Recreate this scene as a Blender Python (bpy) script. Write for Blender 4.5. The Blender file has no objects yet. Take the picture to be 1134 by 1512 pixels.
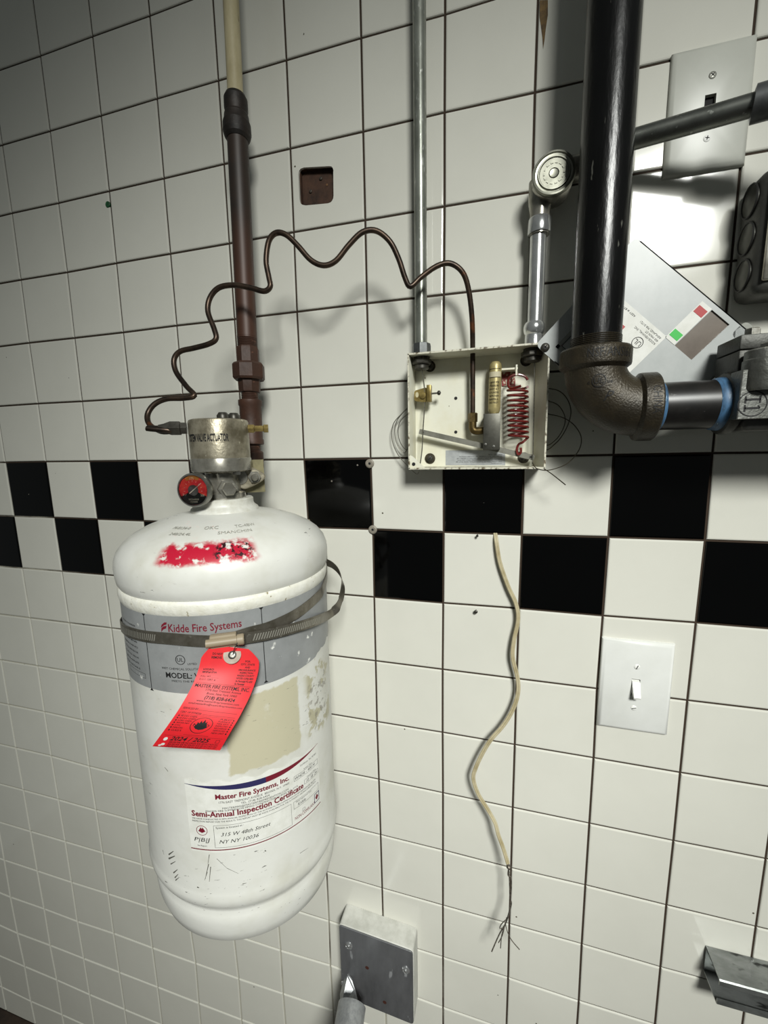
import bpy, bmesh, math, random
from mathutils import Vector, Matrix
random.seed(7)
S = bpy.context.scene
COL = S.collection
V = Vector
R_ = math.radians

# ------------------------------------------------------------------ camera
CAM = V((0.83234, -0.59296, 0.01426))
FPX = 610.18                       # focal length in pixels of the 1134x1512 frame
RX = V((0.96356, 0.26680, -0.01942))
RD = V((0.02213, -0.15188, -0.98815))
RF = V((-0.26659, 0.95171, -0.15225))
cd = bpy.data.cameras.new('camera')
cam = bpy.data.objects.new('camera', cd)
COL.objects.link(cam)
cd.sensor_fit = 'VERTICAL'
cd.sensor_height = 36.0
cd.lens = 36.0 * FPX / 1512.0
cd.clip_start = 0.01
cam.matrix_world = Matrix(((RX.x, -RD.x, -RF.x, CAM.x), (RX.y, -RD.y, -RF.y, CAM.y),
                           (RX.z, -RD.z, -RF.z, CAM.z), (0, 0, 0, 1)))
S.camera = cam

# ------------------------------------------------------------------ light and exposure
S.view_settings.view_transform = 'Standard'
S.view_settings.look = 'None'
S.view_settings.gamma = 1.0
S.view_settings.use_curve_mapping = False
S.view_settings.exposure = 0.0
W = bpy.data.worlds.new('room_ambient')
S.world = W
W.use_nodes = True
W.node_tree.nodes['Background'].inputs[0].default_value = (0.92, 1.0, 0.97, 1)
W.node_tree.nodes['Background'].inputs[1].default_value = 0.085


def area(name, loc, sx, sy, power, col):
    l = bpy.data.lights.new(name, 'AREA')
    l.shape = 'RECTANGLE'
    l.size = sx
    l.size_y = sy
    l.energy = power
    l.color = col
    o = bpy.data.objects.new(name, l)
    COL.objects.link(o)
    o.location = loc
    return o


# lamp near the ceiling behind and to the right of the viewer (its reflection shows in the glossy tiles)
main_light = area('ceiling_panel_light', (1.48, -1.80, 1.05), 0.46, 0.46, 13, (0.985, 1.0, 0.955))
main_light.data.spread = math.radians(70)       # narrow beam and downward aim invented to shape the brightness falloff on the wall
main_light.rotation_euler = (Vector((0.70, 0.0, -0.80)) - main_light.location).to_track_quat('-Z', 'Y').to_euler()

# ------------------------------------------------------------------ helpers


def ray(px, py):
    return RX * ((px - 567) / FPX) + RD * ((py - 756) / FPX) + RF


def P(px, py, Y):
    d = ray(px, py)
    return CAM + d * ((Y - CAM.y) / d.y)


def srgb(h):
    h = h.lstrip('#')
    out = []
    for k in (0, 2, 4):
        c = int(h[k:k + 2], 16) / 255
        out.append(c / 12.92 if c < .04045 else ((c + .055) / 1.055) ** 2.4)
    return (*out, 1)


MATS = {}


def mat(name, c, rough=.5, metal=0.0, c2=None, scale=30, lo=.4, hi=.65, bump=0, bscale=150, c3=None, scale3=300, t3=.7, coat=0, stretch=None, spec=None):
    if name in MATS:
        return MATS[name]
    m = bpy.data.materials.new(name)
    MATS[name] = m
    m.use_nodes = True
    nt = m.node_tree
    N, L = nt.nodes, nt.links
    b = N['Principled BSDF']
    b.inputs['Roughness'].default_value = rough
    b.inputs['Metallic'].default_value = metal
    if coat:
        b.inputs['Coat Weight'].default_value = coat
        b.inputs['Coat Roughness'].default_value = .08
    if spec is not None:
        b.inputs['Specular IOR Level'].default_value = spec
    col = srgb(c)
    b.inputs['Base Color'].default_value = col
    if c2 or bump or c3:
        tc = N.new('ShaderNodeTexCoord')
        vec = tc.outputs['Object']
        if stretch:
            mp = N.new('ShaderNodeMapping')
            mp.inputs['Scale'].default_value = stretch
            L.new(vec, mp.inputs['Vector'])
            vec = mp.outputs[0]
    last = None
    if c2:
        n = N.new('ShaderNodeTexNoise')
        n.inputs['Scale'].default_value = scale
        n.inputs['Detail'].default_value = 6
        n.inputs['Roughness'].default_value = .65
        L.new(vec, n.inputs['Vector'])
        r = N.new('ShaderNodeValToRGB')
        r.color_ramp.elements[0].position = lo
        r.color_ramp.elements[1].position = hi
        r.color_ramp.elements[0].color = col
        r.color_ramp.elements[1].color = srgb(c2)
        L.new(n.outputs['Fac'], r.inputs[0])
        last = r.outputs[0]
    if c3:
        n = N.new('ShaderNodeTexNoise')
        n.inputs['Scale'].default_value = scale3
        n.inputs['Detail'].default_value = 3
        L.new(vec, n.inputs['Vector'])
        r = N.new('ShaderNodeValToRGB')
        r.color_ramp.elements[0].position = t3
        r.color_ramp.elements[1].position = t3 + .05
        L.new(n.outputs['Fac'], r.inputs[0])
        mx = N.new('ShaderNodeMix')
        mx.data_type = 'RGBA'
        L.new(r.outputs[0], mx.inputs[0])
        if last:
            L.new(last, mx.inputs[6])
        else:
            mx.inputs[6].default_value = col
        mx.inputs[7].default_value = srgb(c3)
        last = mx.outputs[2]
    if last:
        L.new(last, b.inputs['Base Color'])
    if bump:
        n = N.new('ShaderNodeTexNoise')
        n.inputs['Scale'].default_value = bscale
        n.inputs['Detail'].default_value = 4
        L.new(vec, n.inputs['Vector'])
        bp = N.new('ShaderNodeBump')
        bp.inputs['Strength'].default_value = bump
        bp.inputs['Distance'].default_value = .001
        L.new(n.outputs['Fac'], bp.inputs['Height'])
        L.new(bp.outputs[0], b.inputs['Normal'])
    return m


def tag(o, label=None, cat=None, group=None, kind=None):
    if label:
        o['label'] = label
    if cat:
        o['category'] = cat
    if group:
        o['group'] = group
    if kind:
        o['kind'] = kind
    return o


def empty(name, loc, label=None, cat=None, group=None):
    o = bpy.data.objects.new(name, None)
    o.empty_display_size = .02
    COL.objects.link(o)
    o.location = loc
    return tag(o, label, cat, group)


def wloc(o):
    v = V(o.location)
    while o.parent:
        o = o.parent
        v += V(o.location)
    return v


class MB:
    """collects world-space geometry of one part"""

    def __init__(s):
        s.v = []
        s.f = []

    def add(s, verts, faces):
        k = len(s.v)
        s.v += [V(a) for a in verts]
        s.f += [tuple(i + k for i in f) for f in faces]
        return s

    def lathe(s, prof, o=(0, 0, 0), ax=(0, 0, 1), seg=32, ref=None, a0=0.0):
        o = V(o)
        ax = V(ax).normalized()
        ref = V(ref) if ref else (V((1, 0, 0)) if abs(ax.x) < .9 else V((0, 0, 1)))
        u = (ref - ax * ref.dot(ax)).normalized()
        w = ax.cross(u)
        vs, rows = [], []
        for r, h in prof:
            if r < 1e-7:
                rows.append([len(vs)])
                vs.append(o + ax * h)
            else:
                row = []
                for k in range(seg):
                    a = 2 * math.pi * k / seg + a0
                    row.append(len(vs))
                    vs.append(o + ax * h + (u * math.cos(a) + w * math.sin(a)) * r)
                rows.append(row)
        fs = []
        for A, B in zip(rows, rows[1:]):
            if len(A) == 1 and len(B) == 1:
                continue
            for k in range(seg):
                k2 = (k + 1) % seg
                if len(A) == 1:
                    fs.append((A[0], B[k2], B[k]))
                elif len(B) == 1:
                    fs.append((A[k], A[k2], B[0]))
                else:
                    fs.append((A[k], A[k2], B[k2], B[k]))
        if len(rows[0]) > 1:
            fs.append(tuple(reversed(rows[0])))
        if len(rows[-1]) > 1:
            fs.append(tuple(rows[-1]))
        return s.add(vs, fs)

    def tube(s, pts, r, seg=10, smooth=0, closed=False):
        pts = [V(p) for p in pts]
        if smooth:
            pts = spline(pts, smooth)
        n = len(pts)
        rr = r if isinstance(r, (list, tuple)) else [r] * n
        if len(rr) != n:
            rr = [rr[min(len(rr) - 1, int(k * len(rr) / n))] for k in range(n)]
        t = [(pts[min(k + 1, n - 1)] - pts[max(k - 1, 0)]).normalized() for k in range(n)]
        u = t[0].orthogonal().normalized()
        vs, fs = [], []
        for k in range(n):
            u = (u - t[k] * u.dot(t[k])).normalized()
            w = t[k].cross(u)
            for j in range(seg):
                a = 2 * math.pi * j / seg
                vs.append(pts[k] + (u * math.cos(a) + w * math.sin(a)) * rr[k])
        for k in range(n - 1):
            for j in range(seg):
                j2 = (j + 1) % seg
                fs.append((k * seg + j, k * seg + j2, (k + 1) * seg + j2, (k + 1) * seg + j))
        fs.append(tuple(reversed(range(seg))))
        fs.append(tuple((n - 1) * seg + j for j in range(seg)))
        return s.add(vs, fs)

    def box(s, c, size, rot=None, bev=0.0, seg=2):
        bm = bmesh.new()
        bmesh.ops.create_cube(bm, size=1)
        for v in bm.verts:
            v.co = V((v.co.x * size[0], v.co.y * size[1], v.co.z * size[2]))
        if bev:
            bmesh.ops.bevel(bm, geom=bm.edges[:], offset=bev, segments=seg, affect='EDGES', profile=.5)
        M_ = Matrix.Translation(V(c)) @ (rot.to_4x4() if rot else Matrix())
        bm.verts.index_update()
        s.add([M_ @ v.co for v in bm.verts], [[v.index for v in f.verts] for f in bm.faces])
        bm.free()
        return s

    def prism(s, pts, off, bev=0.0):
        """polygon (3-D points, front face) pushed by off"""
        off = V(off)
        n = len(pts)
        c = sum((V(p) for p in pts), V()) / n
        if bev:
            inner = [V(p) + (c - V(p)).normalized() * bev for p in pts]
            d = off.normalized()
            rows = [inner, [V(p) + d * bev * .8 for p in pts], [V(p) + off for p in pts]]
        else:
            rows = [[V(p) for p in pts], [V(p) + off for p in pts]]
        vs = [p for r in rows for p in r]
        fs = [tuple(range(n))]
        for k in range(len(rows) - 1):
            for j in range(n):
                j2 = (j + 1) % n
                fs.append((k * n + j, (k + 1) * n + j, (k + 1) * n + j2, k * n + j2))
        fs.append(tuple(reversed(range((len(rows) - 1) * n, len(rows) * n))))
        return s.add(vs, fs)

    def ribbon(s, pts, wdirs, w, th):
        n = len(pts)
        pts = [V(p) for p in pts]
        vs, fs = [], []
        for k in range(n):
            t = (pts[min(k + 1, n - 1)] - pts[max(k - 1, 0)]).normalized()
            wd = V(wdirs[k]) if isinstance(wdirs, list) else V(wdirs)
            wd = (wd - t * wd.dot(t)).normalized()
            nn = t.cross(wd)
            for a, b in ((-1, -1), (1, -1), (1, 1), (-1, 1)):
                vs.append(pts[k] + wd * (a * w / 2) + nn * (b * th / 2))
        for k in range(n - 1):
            for j in range(4):
                j2 = (j + 1) % 4
                fs.append((4 * k + j, 4 * k + j2, 4 * k + 4 + j2, 4 * k + 4 + j))
        fs += [(3, 2, 1, 0), (4 * n - 4, 4 * n - 3, 4 * n - 2, 4 * n - 1)]
        return s.add(vs, fs)

    def build(s, name, m, parent=None, smooth=35, label=None, cat=None, group=None, kind=None):
        lo = V((min(v.x for v in s.v), min(v.y for v in s.v), min(v.z for v in s.v)))
        hi = V((max(v.x for v in s.v), max(v.y for v in s.v), max(v.z for v in s.v)))
        c = (lo + hi) / 2
        me = bpy.data.meshes.new(name)
        me.from_pydata([v - c for v in s.v], [], s.f)
        me.validate()
        if smooth:
            bm = bmesh.new()
            bm.from_mesh(me)
            bmesh.ops.recalc_face_normals(bm, faces=bm.faces[:])
            bm.to_mesh(me)
            bm.free()
            me.shade_smooth()
            me.set_sharp_from_angle(angle=R_(smooth))
        me.materials.append(m)
        o = bpy.data.objects.new(name, me)
        COL.objects.link(o)
        if parent:
            o.parent = parent
            o.location = c - wloc(parent)
        else:
            o.location = c
        return tag(o, label, cat, group, kind)


def spline(pts, k):
    out = []
    n = len(pts)
    for i in range(n - 1):
        p0, p1, p2, p3 = pts[max(i - 1, 0)], pts[i], pts[i + 1], pts[min(i + 2, n - 1)]
        for j in range(k):
            t = j / k
            out.append(.5 * ((2 * p1) + (p2 - p0) * t + (2 * p0 - 5 * p1 + 4 * p2 - p3) * t * t + (3 * p1 - p0 - 3 * p2 + p3) * t ** 3))
    out.append(pts[-1])
    return out


def round_poly(pts, r, n=4):
    """pts 3-D coplanar polygon -> rounded corners"""
    out = []
    m = len(pts)
    for i in range(m):
        p, a, b = V(pts[i]), V(pts[i - 1]), V(pts[(i + 1) % m])
        da, db = (a - p).normalized(), (b - p).normalized()
        for k in range(n + 1):
            t = k / n
            out.append((p + da * r) * (1 - t) ** 2 + p * 2 * t * (1 - t) + (p + db * r) * t * t)
    return out


def text_mesh(txt, size=1.0, bold=0.0, shear=0.0):
    cu = bpy.data.curves.new('t', 'FONT')
    cu.body = txt
    cu.size = 1
    cu.resolution_u = 2
    cu.offset = bold
    cu.shear = shear
    ob = bpy.data.objects.new('t', cu)
    me = bpy.data.meshes.new_from_object(ob)
    vs = [v.co.copy() for v in me.vertices]
    fs = [tuple(p.vertices) for p in me.polygons]
    bpy.data.meshes.remove(me)
    bpy.data.objects.remove(ob)
    bpy.data.curves.remove(cu)
    return vs, fs


def put_text(mb, fn, txt, x, y, h, width=None, bold=0.0, shear=0.0, align='l'):
    """letters of cap height h at (x,y) of the surface fn(x,y)->world"""
    vs, fs = text_mesh(txt, 1, bold, shear)
    if not vs:
        return
    x0 = min(v.x for v in vs)
    x1 = max(v.x for v in vs)
    sy = h / .69
    sx = width / (x1 - x0) if width else sy
    wd = (x1 - x0) * sx
    dx = {'l': 0, 'c': -wd / 2, 'r': -wd}[align]
    mb.add([fn(x + dx + (v.x - x0) * sx, y + v.y * sy) for v in vs], fs)


def ring2d(mb, fn, cx, cy, r0, r1, n=20):
    vs, fs = [], []
    for k in range(n):
        a = 2 * math.pi * k / n
        for r in (r0, r1):
            vs.append(fn(cx + r * math.cos(a), cy + r * math.sin(a)))
    for k in range(n):
        k2 = (k + 1) % n
        fs.append((2 * k, 2 * k + 1, 2 * k2 + 1, 2 * k2))
    mb.add(vs, fs)


def poly2d(mb, fn, pts):
    mb.add([fn(*p) for p in pts], [tuple(range(len(pts)))])


def rect2d(mb, fn, x0, y0, x1, y1, n=1):
    for k in range(n):
        a = x0 + (x1 - x0) * k / n
        b = x0 + (x1 - x0) * (k + 1) / n
        poly2d(mb, fn, [(a, y0), (b, y0), (b, y1), (a, y1)])


def frame2d(mb, fn, x0, y0, x1, y1, w, n=6):
    rect2d(mb, fn, x0, y0, x1, y0 + w, n)
    rect2d(mb, fn, x0, y1 - w, x1, y1, n)
    rect2d(mb, fn, x0, y0, x0 + w, y1)
    rect2d(mb, fn, x1 - w, y0, x1, y1)


def screw(parent, c, ax, r, m, slot=None, kind='slot', name='screw', h=.0016):
    """domed head with a cut slot or cross drawn as a thin dark inlay"""
    ax = V(ax).normalized()
    mb = MB().lathe([(r, 0), (r, h * .4), (r * .8, h * .8), (r * .4, h), (0, h)], c, ax, 16)
    o = mb.build(name, m, parent)
    u = ax.orthogonal().normalized() if slot is None else V(slot).normalized()
    w = ax.cross(u)
    t = MB()
    for a, b in (((u, w),) if kind == 'slot' else ((u, w), (w, u))):
        cc = V(c) + ax * (h * 1.05)
        L_, B_ = r * (.8 if kind == 'slot' else .55), r * .14
        t.add([cc + a * L_ + b * B_, cc - a * L_ + b * B_, cc - a * L_ - b * B_, cc + a * L_ - b * B_], [(0, 1, 2, 3)])
    t.build('slot', mat('ink_black', '#0c0c0c', .7), o, smooth=0)
    return o


# ------------------------------------------------------------------ materials
ink = mat('ink_black', '#0c0c0c', .7)
steel = mat('dull_steel', '#8f8f8a', .38, .9, '#6d6b64', 60, bump=.15, bscale=400)
darksteel = mat('dark_steel', '#4a4842', .4, .5, '#34322c', 80)
chrome = mat('chrome', '#cfd0d0', .2, .82, '#b5b7b7', 40)
emt = mat('galvanised_conduit', '#9a9d94', .33, .6, '#6e7168', 45, c3='#b9bbb4', scale3=260, t3=.62, stretch=(1, 1, .35))
brass = mat('brass', '#94834f', .38, .7, '#6a5a30', 70)
copper = mat('tarnished_copper', '#4d3f34', .38, .75, '#2e2722', 50, c3='#75492f', scale3=30, t3=.6)
blackpipe = mat('black_pipe_paint', '#060606', .27, .0, '#0b0b0b', 40, bump=.35, bscale=220, c3='#55554f', scale3=170, t3=.68, stretch=(1, 1, .25), spec=.35)
castblack = mat('cast_iron', '#2b261d', .42, .35, '#3a3325', 30, bump=.6, bscale=500)
rustpipe = mat('brown_rust_pipe', '#432a1e', .55, .1, '#352117', 25, c3='#634334', scale3=120, t3=.68, bump=.3)
darkpipe = mat('brown_black_pipe', '#2a231d', .5, .1, '#3a2a20', 18, c3='#8a8478', scale3=90, t3=.78)
blackfit = mat('black_fitting', '#191512', .55, .2, '#2a211b', 40, bump=.4)
cream = mat('cream_tube', '#b3a988', .5, 0, '#8f8462', 25, c3='#6f6a55', scale3=90, t3=.68, stretch=(1, 1, .3))
boxpaint = mat('box_cream_enamel', '#dad9c9', .45, 0, '#cfcab0', 14, lo=.45, hi=.75, c3='#6b5a3c', scale3=150, t3=.74)
boxedge = mat('box_chipped_edge', '#c9c6b4', .5, 0, '#54472f', 130, lo=.5, hi=.62)
lidgrey = mat('lid_grey_enamel', '#a9acaa', .35, 0, '#9da19f', 20, c3='#5f605c', scale3=160, t3=.76)
paper = mat('label_white', '#d9d9d3', .55, 0, '#cdcdc5', 60)
white_plastic = mat('white_plastic', '#d9dad6', .35, 0, '#d2d3ce', 15)
grey_plastic = mat('ivory_grey_plastic', '#b9bab1', .35, 0, '#b2b3aa', 15)
springred = mat('spring_red', '#54120f', .35, 0, '#6a1d18', 90, coat=.3)
maroon = mat('ink_maroon', '#6c1024', .6)
navy = mat('ink_navy', '#27244f', .6)
greyink = mat('ink_grey', '#6c6e70', .7)
cast = mat('cast_aluminium', '#6f706c', .45, .7, '#555650', 30, bump=.4, bscale=350)
castdark = mat('cast_zinc_dark', '#4a4a46', .5, .4, '#383834', 35, bump=.35, bscale=300)
galv = mat('galvanised_strut', '#8f9290', .35, .7, '#666967', 35, c3='#3c3d3c', scale3=60, t3=.60, stretch=(.4, 1, 1), bump=.2)
stainless = mat('scuffed_stainless', '#6c6d6f', .36, .35, '#535456', 12, c3='#9a9c9e', scale3=60, t3=.66, stretch=(1, 1, .4))

# ------------------------------------------------------------------ tiled wall
T = .108
OFFS = """0 0 -30 19;1 0 -40 14;2 0 -35 10;3 0 -20 -2;0 -1 -19 16;1 -1 -32 4;2 -1 -26 0;3 -1 -18 12;0 -2 -27 21;1 -2 -17 10;2 -2 -23 6;3 -2 -8 16;0 -3 -6 12;1 -3 10 0;2 -3 -6 12;3 -3 -6 10;4 -3 -11 10;0 -4 12 18;1 -4 8 1;2 -4 10 4;3 -4 1 -1;4 -4 -3 4;0 -5 13 -6;1 -5 25 -10;2 -5 12 -9;3 -5 11 -4;4 -5 1 -9;1 -6 19 -26;2 -6 16 -20;3 -6 12 -27;5 -5 4 -7;6 -5 -4 -9;7 -5 0 -30;5 -4 -2 2;6 -4 -8 0;7 -4 -4 2;5 -3 -12 11;6 -3 -9 4;7 -3 0 3;5 -2 -26 10;6 -2 -13 14;7 -2 -8 7;5 -1 -19 5;6 -1 -14 1;5 0 -28 -8;6 0 -16 -3;5 1 -2 -6;6 1 -2 1;7 1 -2 -8;8 1 8 -7;6 2 -11 -9;7 2 -7 -15;8 2 -2 -1;6 3 -12 -2;7 3 -15 -7;8 3 -4 -9;6 4 -16 1;7 4 -13 4;8 4 0 -4;6 5 -5 17;7 5 -3 4;8 5 -1 -6;6 6 4 23;7 6 -1 11;8 6 4 -20;6 7 9 16;7 7 1 3;8 7 4 1;5 7 35 43;5 8 36 51;7 8 7 26;8 8 14 23;5 9 19 136;4 9 35 72;4 10 21 95;5 10 36 145;3 10 74 49;2 10 85 31;1 10 3 10;0 10 -14 14;-1 10 -35 -40;-2 10 -7 -30;-3 10 -93 -64;1 9 5 40;1 8 6 29;1 7 3 8;1 6 -13 -26;0 6 -36 -17;-1 6 -39 25;-3 11 -76 -78;-2 11 -21 -35;-1 11 -15 -21;-3 12 -28 -9;-2 12 9 4;-3 13 -48 -65;8 -4 -8 -14;8 -3 1 -4;9 -4 -2 -11;9 -3 0 -8;10 -2 10 6;9 0 15 3;10 0 13 10;9 1 16 6;10 1 31 8;8 0 2 -6;9 2 6 -13;10 2 18 -2;9 3 -11 -10;10 3 8 -20;9 4 7 -9;10 4 9 -18;9 5 6 -10;10 5 11 -14;11 5 6 0;9 6 5 -3;10 6 2 -15;11 6 2 -14;9 7 8 -3;10 7 6 -33;9 8 20 -15"""
meas = [tuple(int(a) for a in t.split()) for t in OFFS.split(';')]


def node(i, j):
    """world x,z of grid node (column i, row j), with the hand-set irregularity of the tiling"""
    sx = sz = sw = 0
    for a, b, dx, dz in meas:
        d2 = (a - i) ** 2 + (b - j) ** 2
        w = 1 / (d2 + .12) ** 1.6
        sx += dx * w
        sz += dz * w
        sw += w
    far = max(0, -3 - i, i - 11, -6 - j, j - 13)
    k = 1e-4 * (.88 if far == 0 else .88 / (1 + far))
    return V((i * T + sx / sw * k, 0, -j * T + sz / sw * k))


I0, I1, J0, J1 = -9, 18, -11, 13
FLOOR_Z = -1.486
NODES = {(i, j): node(i, j) for i in range(I0, I1 + 1) for j in range(J0, J1 + 2)}


def tile_material(name, c, c2, rough, spec, speck, bump):
    m = mat(name, c, rough, 0, c2, 5, .3, .75, spec=spec, bump=bump, bscale=16)
    nt = m.node_tree
    N, L = nt.nodes, nt.links
    b = N['Principled BSDF']
    tc = [n for n in N if n.type == 'TEX_COORD'][0]
    geo = N.new('ShaderNodeNewGeometry')
    for n in N:
        if n.type == 'TEX_NOISE':
            L.new(geo.outputs['Position'], n.inputs['Vector'])
    src = b.inputs['Base Color'].links[0].from_socket
    # sparse dark specks of grease
    vo = N.new('ShaderNodeTexVoronoi')
    vo.inputs['Scale'].default_value = 26
    L.new(geo.outputs['Position'], vo.inputs['Vector'])
    nz = N.new('ShaderNodeTexNoise')
    nz.inputs['Scale'].default_value = 9
    L.new(geo.outputs['Position'], nz.inputs['Vector'])
    a = N.new('ShaderNodeMath')
    a.operation = 'LESS_THAN'
    a.inputs[1].default_value = .034
    L.new(vo.outputs['Distance'], a.inputs[0])
    g = N.new('ShaderNodeMath')
    g.operation = 'GREATER_THAN'
    g.inputs[1].default_value = .56
    L.new(nz.outputs['Fac'], g.inputs[0])
    mu = N.new('ShaderNodeMath')
    mu.operation = 'MULTIPLY'
    L.new(a.outputs[0], mu.inputs[0])
    L.new(g.outputs[0], mu.inputs[1])
    mx = N.new('ShaderNodeMix')
    mx.data_type = 'RGBA'
    L.new(mu.outputs[0], mx.inputs[0])
    L.new(src, mx.inputs[6])
    mx.inputs[7].default_value = srgb(speck)
    L.new(mx.outputs[2], b.inputs['Base Color'])
    return m


white_tile = tile_material('white_glazed_tile', '#d4d3c9', '#cccbc1', .11, .45, '#4c4638', .05)
black_tile = tile_material('black_glazed_tile', '#020202', '#030303', .07, .3, '#77726a', .04)

# grout: dark brown with grease, still pale low down at the far side
grout = bpy.data.materials.new('grout')
grout.use_nodes = True
_n, _l = grout.node_tree.nodes, grout.node_tree.links
_b = _n['Principled BSDF']
_b.inputs['Roughness'].default_value = .9
_g = _n.new('ShaderNodeNewGeometry')
_s = _n.new('ShaderNodeSeparateXYZ')
_l.new(_g.outputs['Position'], _s.inputs[0])


def mth(op, a, b=None, c=None, nodes=_n, links=_l, clamp=False):
    n = nodes.new('ShaderNodeMath')
    n.operation = op
    n.use_clamp = clamp
    for k, q in enumerate((a, b, c)):
        if q is None:
            continue
        if isinstance(q, (int, float)):
            n.inputs[k].default_value = q
        else:
            links.new(q, n.inputs[k])
    return n.outputs[0]


_nz = _n.new('ShaderNodeTexNoise')
_nz.inputs['Scale'].default_value = 9
_nz.inputs['Detail'].default_value = 5
_l.new(_g.outputs['Position'], _nz.inputs['Vector'])
_q = mth('ADD', mth('MULTIPLY', _s.outputs['X'], -2.2), mth('MULTIPLY', _s.outputs['Z'], -2.0))
_q = mth('ADD', _q, mth('MULTIPLY', mth('SUBTRACT', _nz.outputs['Fac'], .5), 2.4))
_q = mth('ADD', _q, -.15, clamp=True)
_r = _n.new('ShaderNodeValToRGB')
_r.color_ramp.elements[0].position = .1
_r.color_ramp.elements[1].position = .8
_r.color_ramp.elements[0].color = srgb('#33261a')
_r.color_ramp.elements[1].color = srgb('#a8a597')
_l.new(_q, _r.inputs[0])
_l.new(_r.outputs[0], _b.inputs['Base Color'])

wall = MB()
x0, x1 = NODES[(I0, 0)].x, NODES[(I1, 0)].x
z1 = NODES[(0, J0)].z
HX0, HX1, HZ0, HZ1 = .5505, .6045, .3525, .4055       # square hole for the old outlet box
GY = .0022
# grout bed as a thick slab with the hole left open
xs, zs = [x0, HX0, HX1, x1], [FLOOR_Z - .01, HZ0, HZ1, z1]
for a in range(3):
    for b in range(3):
        if a == 1 and b == 1:
            continue
        wall.box(((xs[a] + xs[a + 1]) / 2, GY + .04, (zs[b] + zs[b + 1]) / 2), (xs[a + 1] - xs[a], .08, zs[b + 1] - zs[b]))
wall_back = wall.build('wall_back', grout, smooth=0, kind='structure')

HALF = .00135


def tile_geo(i, j, tilt=True):
    a, b, c, d = NODES[(i, j)], NODES[(i + 1, j)], NODES[(i + 1, j + 1)], NODES[(i, j + 1)]
    cen = (a + b + c + d) / 4
    rings = []
    tx = random.uniform(-.0022, .0022) if tilt else 0
    tz = random.uniform(-.0022, .0022) if tilt else 0
    for ins, y in ((HALF, .0035), (HALF, .0013), (HALF + .0006, .0004), (HALF + .002, 0.0)):
        rg = []
        for p, sx, sz in ((a, 1, -1), (b, -1, -1), (c, -1, 1), (d, 1, 1)):
            q = p + V((sx * ins, 0, sz * ins))
            if j == J1 and sz == 1:
                q.z = max(q.z, FLOOR_Z + .002)
            q.y = y + (q.x - cen.x) * tx + (q.z - cen.z) * tz
            rg.append(q)
        rings.append(rg)
    vs = [q for r in rings for q in r]
    fs = []
    for k in range(3):
        for n in range(4):
            n2 = (n + 1) % 4
            fs.append((4 * k + n, 4 * k + n2, 4 * k + 4 + n2, 4 * k + 4 + n))
    return vs, fs, rings


def in_view(i, j):
    n = 0
    for di in range(5):
        for dj in range(5):
            u, w = di / 4, dj / 4
            p = (NODES[(i, j)] * (1 - u) * (1 - w) + NODES[(i + 1, j)] * u * (1 - w) + NODES[(i + 1, j + 1)] * u * w + NODES[(i, j + 1)] * (1 - u) * w)
            d = p - CAM
            z = d.dot(RF)
            if z > .05 and abs(d.dot(RX) / z * FPX) < 567 and abs(d.dot(RD) / z * FPX) < 756:
                n += 1
    return n


cells = [(i, j) for i in range(I0, I1) for j in range(J0, J1 + 1)]
seen = sorted([c for c in cells if in_view(*c)], key=lambda c: -in_view(*c))[:300]
seen_set = set(seen)
rest = {'w': MB(), 'b': MB()}
for (i, j) in cells:
    black = (j == 0 and i % 2) or (j == 1 and i % 2 == 0)
    if (i, j) == (5, -4):
        # tile cut out around the old outlet box
        vs, fs, rings = tile_geo(i, j, False)
        hole = round_poly([V((HX0 + .0005, 0, HZ1 - .0005)), V((HX1 - .0005, 0, HZ1 - .0065)), V((HX1 - .0025, 0, HZ0 + .0005)), V((HX0 + .0005, 0, HZ0 + .0045))], .009, 5)
        hole = [p + V((random.uniform(-.0004, .0004), 0, random.uniform(-.0004, .0004))) for p in hole]
        bm = bmesh.new()
        bv = [bm.verts.new(v) for v in vs]
        for f in fs:
            bm.faces.new([bv[k] for k in f])
        hv = [bm.verts.new(p) for p in hole]
        hb = [bm.verts.new(p + V((0, .0035, 0))) for p in hole]
        m_ = len(hv)
        for k in range(m_):
            bm.faces.new((hv[k], hb[k], hb[(k + 1) % m_], hv[(k + 1) % m_]))
        ed = [bm.edges.get((bv[12 + k], bv[12 + (k + 1) % 4])) for k in range(4)]
        ed += [bm.edges.get((hv[k], hv[(k + 1) % m_])) for k in range(m_)]
        bmesh.ops.triangle_fill(bm, edges=ed, use_beauty=True)
        bm.verts.index_update()
        MB().add([v.co.copy() for v in bm.verts], [tuple(v.index for v in f.verts) for f in bm.faces]).build('tile', white_tile, wall_back, smooth=0)
        bm.free()
        continue
    vs, fs, rings = tile_geo(i, j)
    fs.append((12, 13, 14, 15))
    if (i, j) in seen_set:
        MB().add(vs, fs).build('tile', black_tile if black else white_tile, wall_back, smooth=0)
    else:
        rest['b' if black else 'w'].add(vs, fs)
rest['w'].build('tile_field', white_tile, wall_back, smooth=0, kind='stuff')
rest['b'].build('tile_field', black_tile, wall_back, smooth=0, kind='stuff')

# floor
fl = MB().box(((x0 + x1) / 2, -1.6, FLOOR_Z - .02), (x1 - x0, 3.2, .04))
fl.build('floor', mat('quarry_floor', '#3a2c22', .6, 0, '#241b15', 14, bump=.3), smooth=0, kind='structure')

# ragged rust drip beside the dark gas pipe
dr = MB()
pts = [(797, 0), (809, 0), (809, 22), (806, 42), (804, 60), (802, 72), (801, 55), (799, 40), (797, 25)]
dr.prism([P(a, b, -.0006) for a, b in pts], (0, .0005, 0))
dr.build('rust_drip', mat('rust_drip', '#6f5528', .7, 0, '#3e2c14', 90), wall_back, smooth=0)

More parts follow.
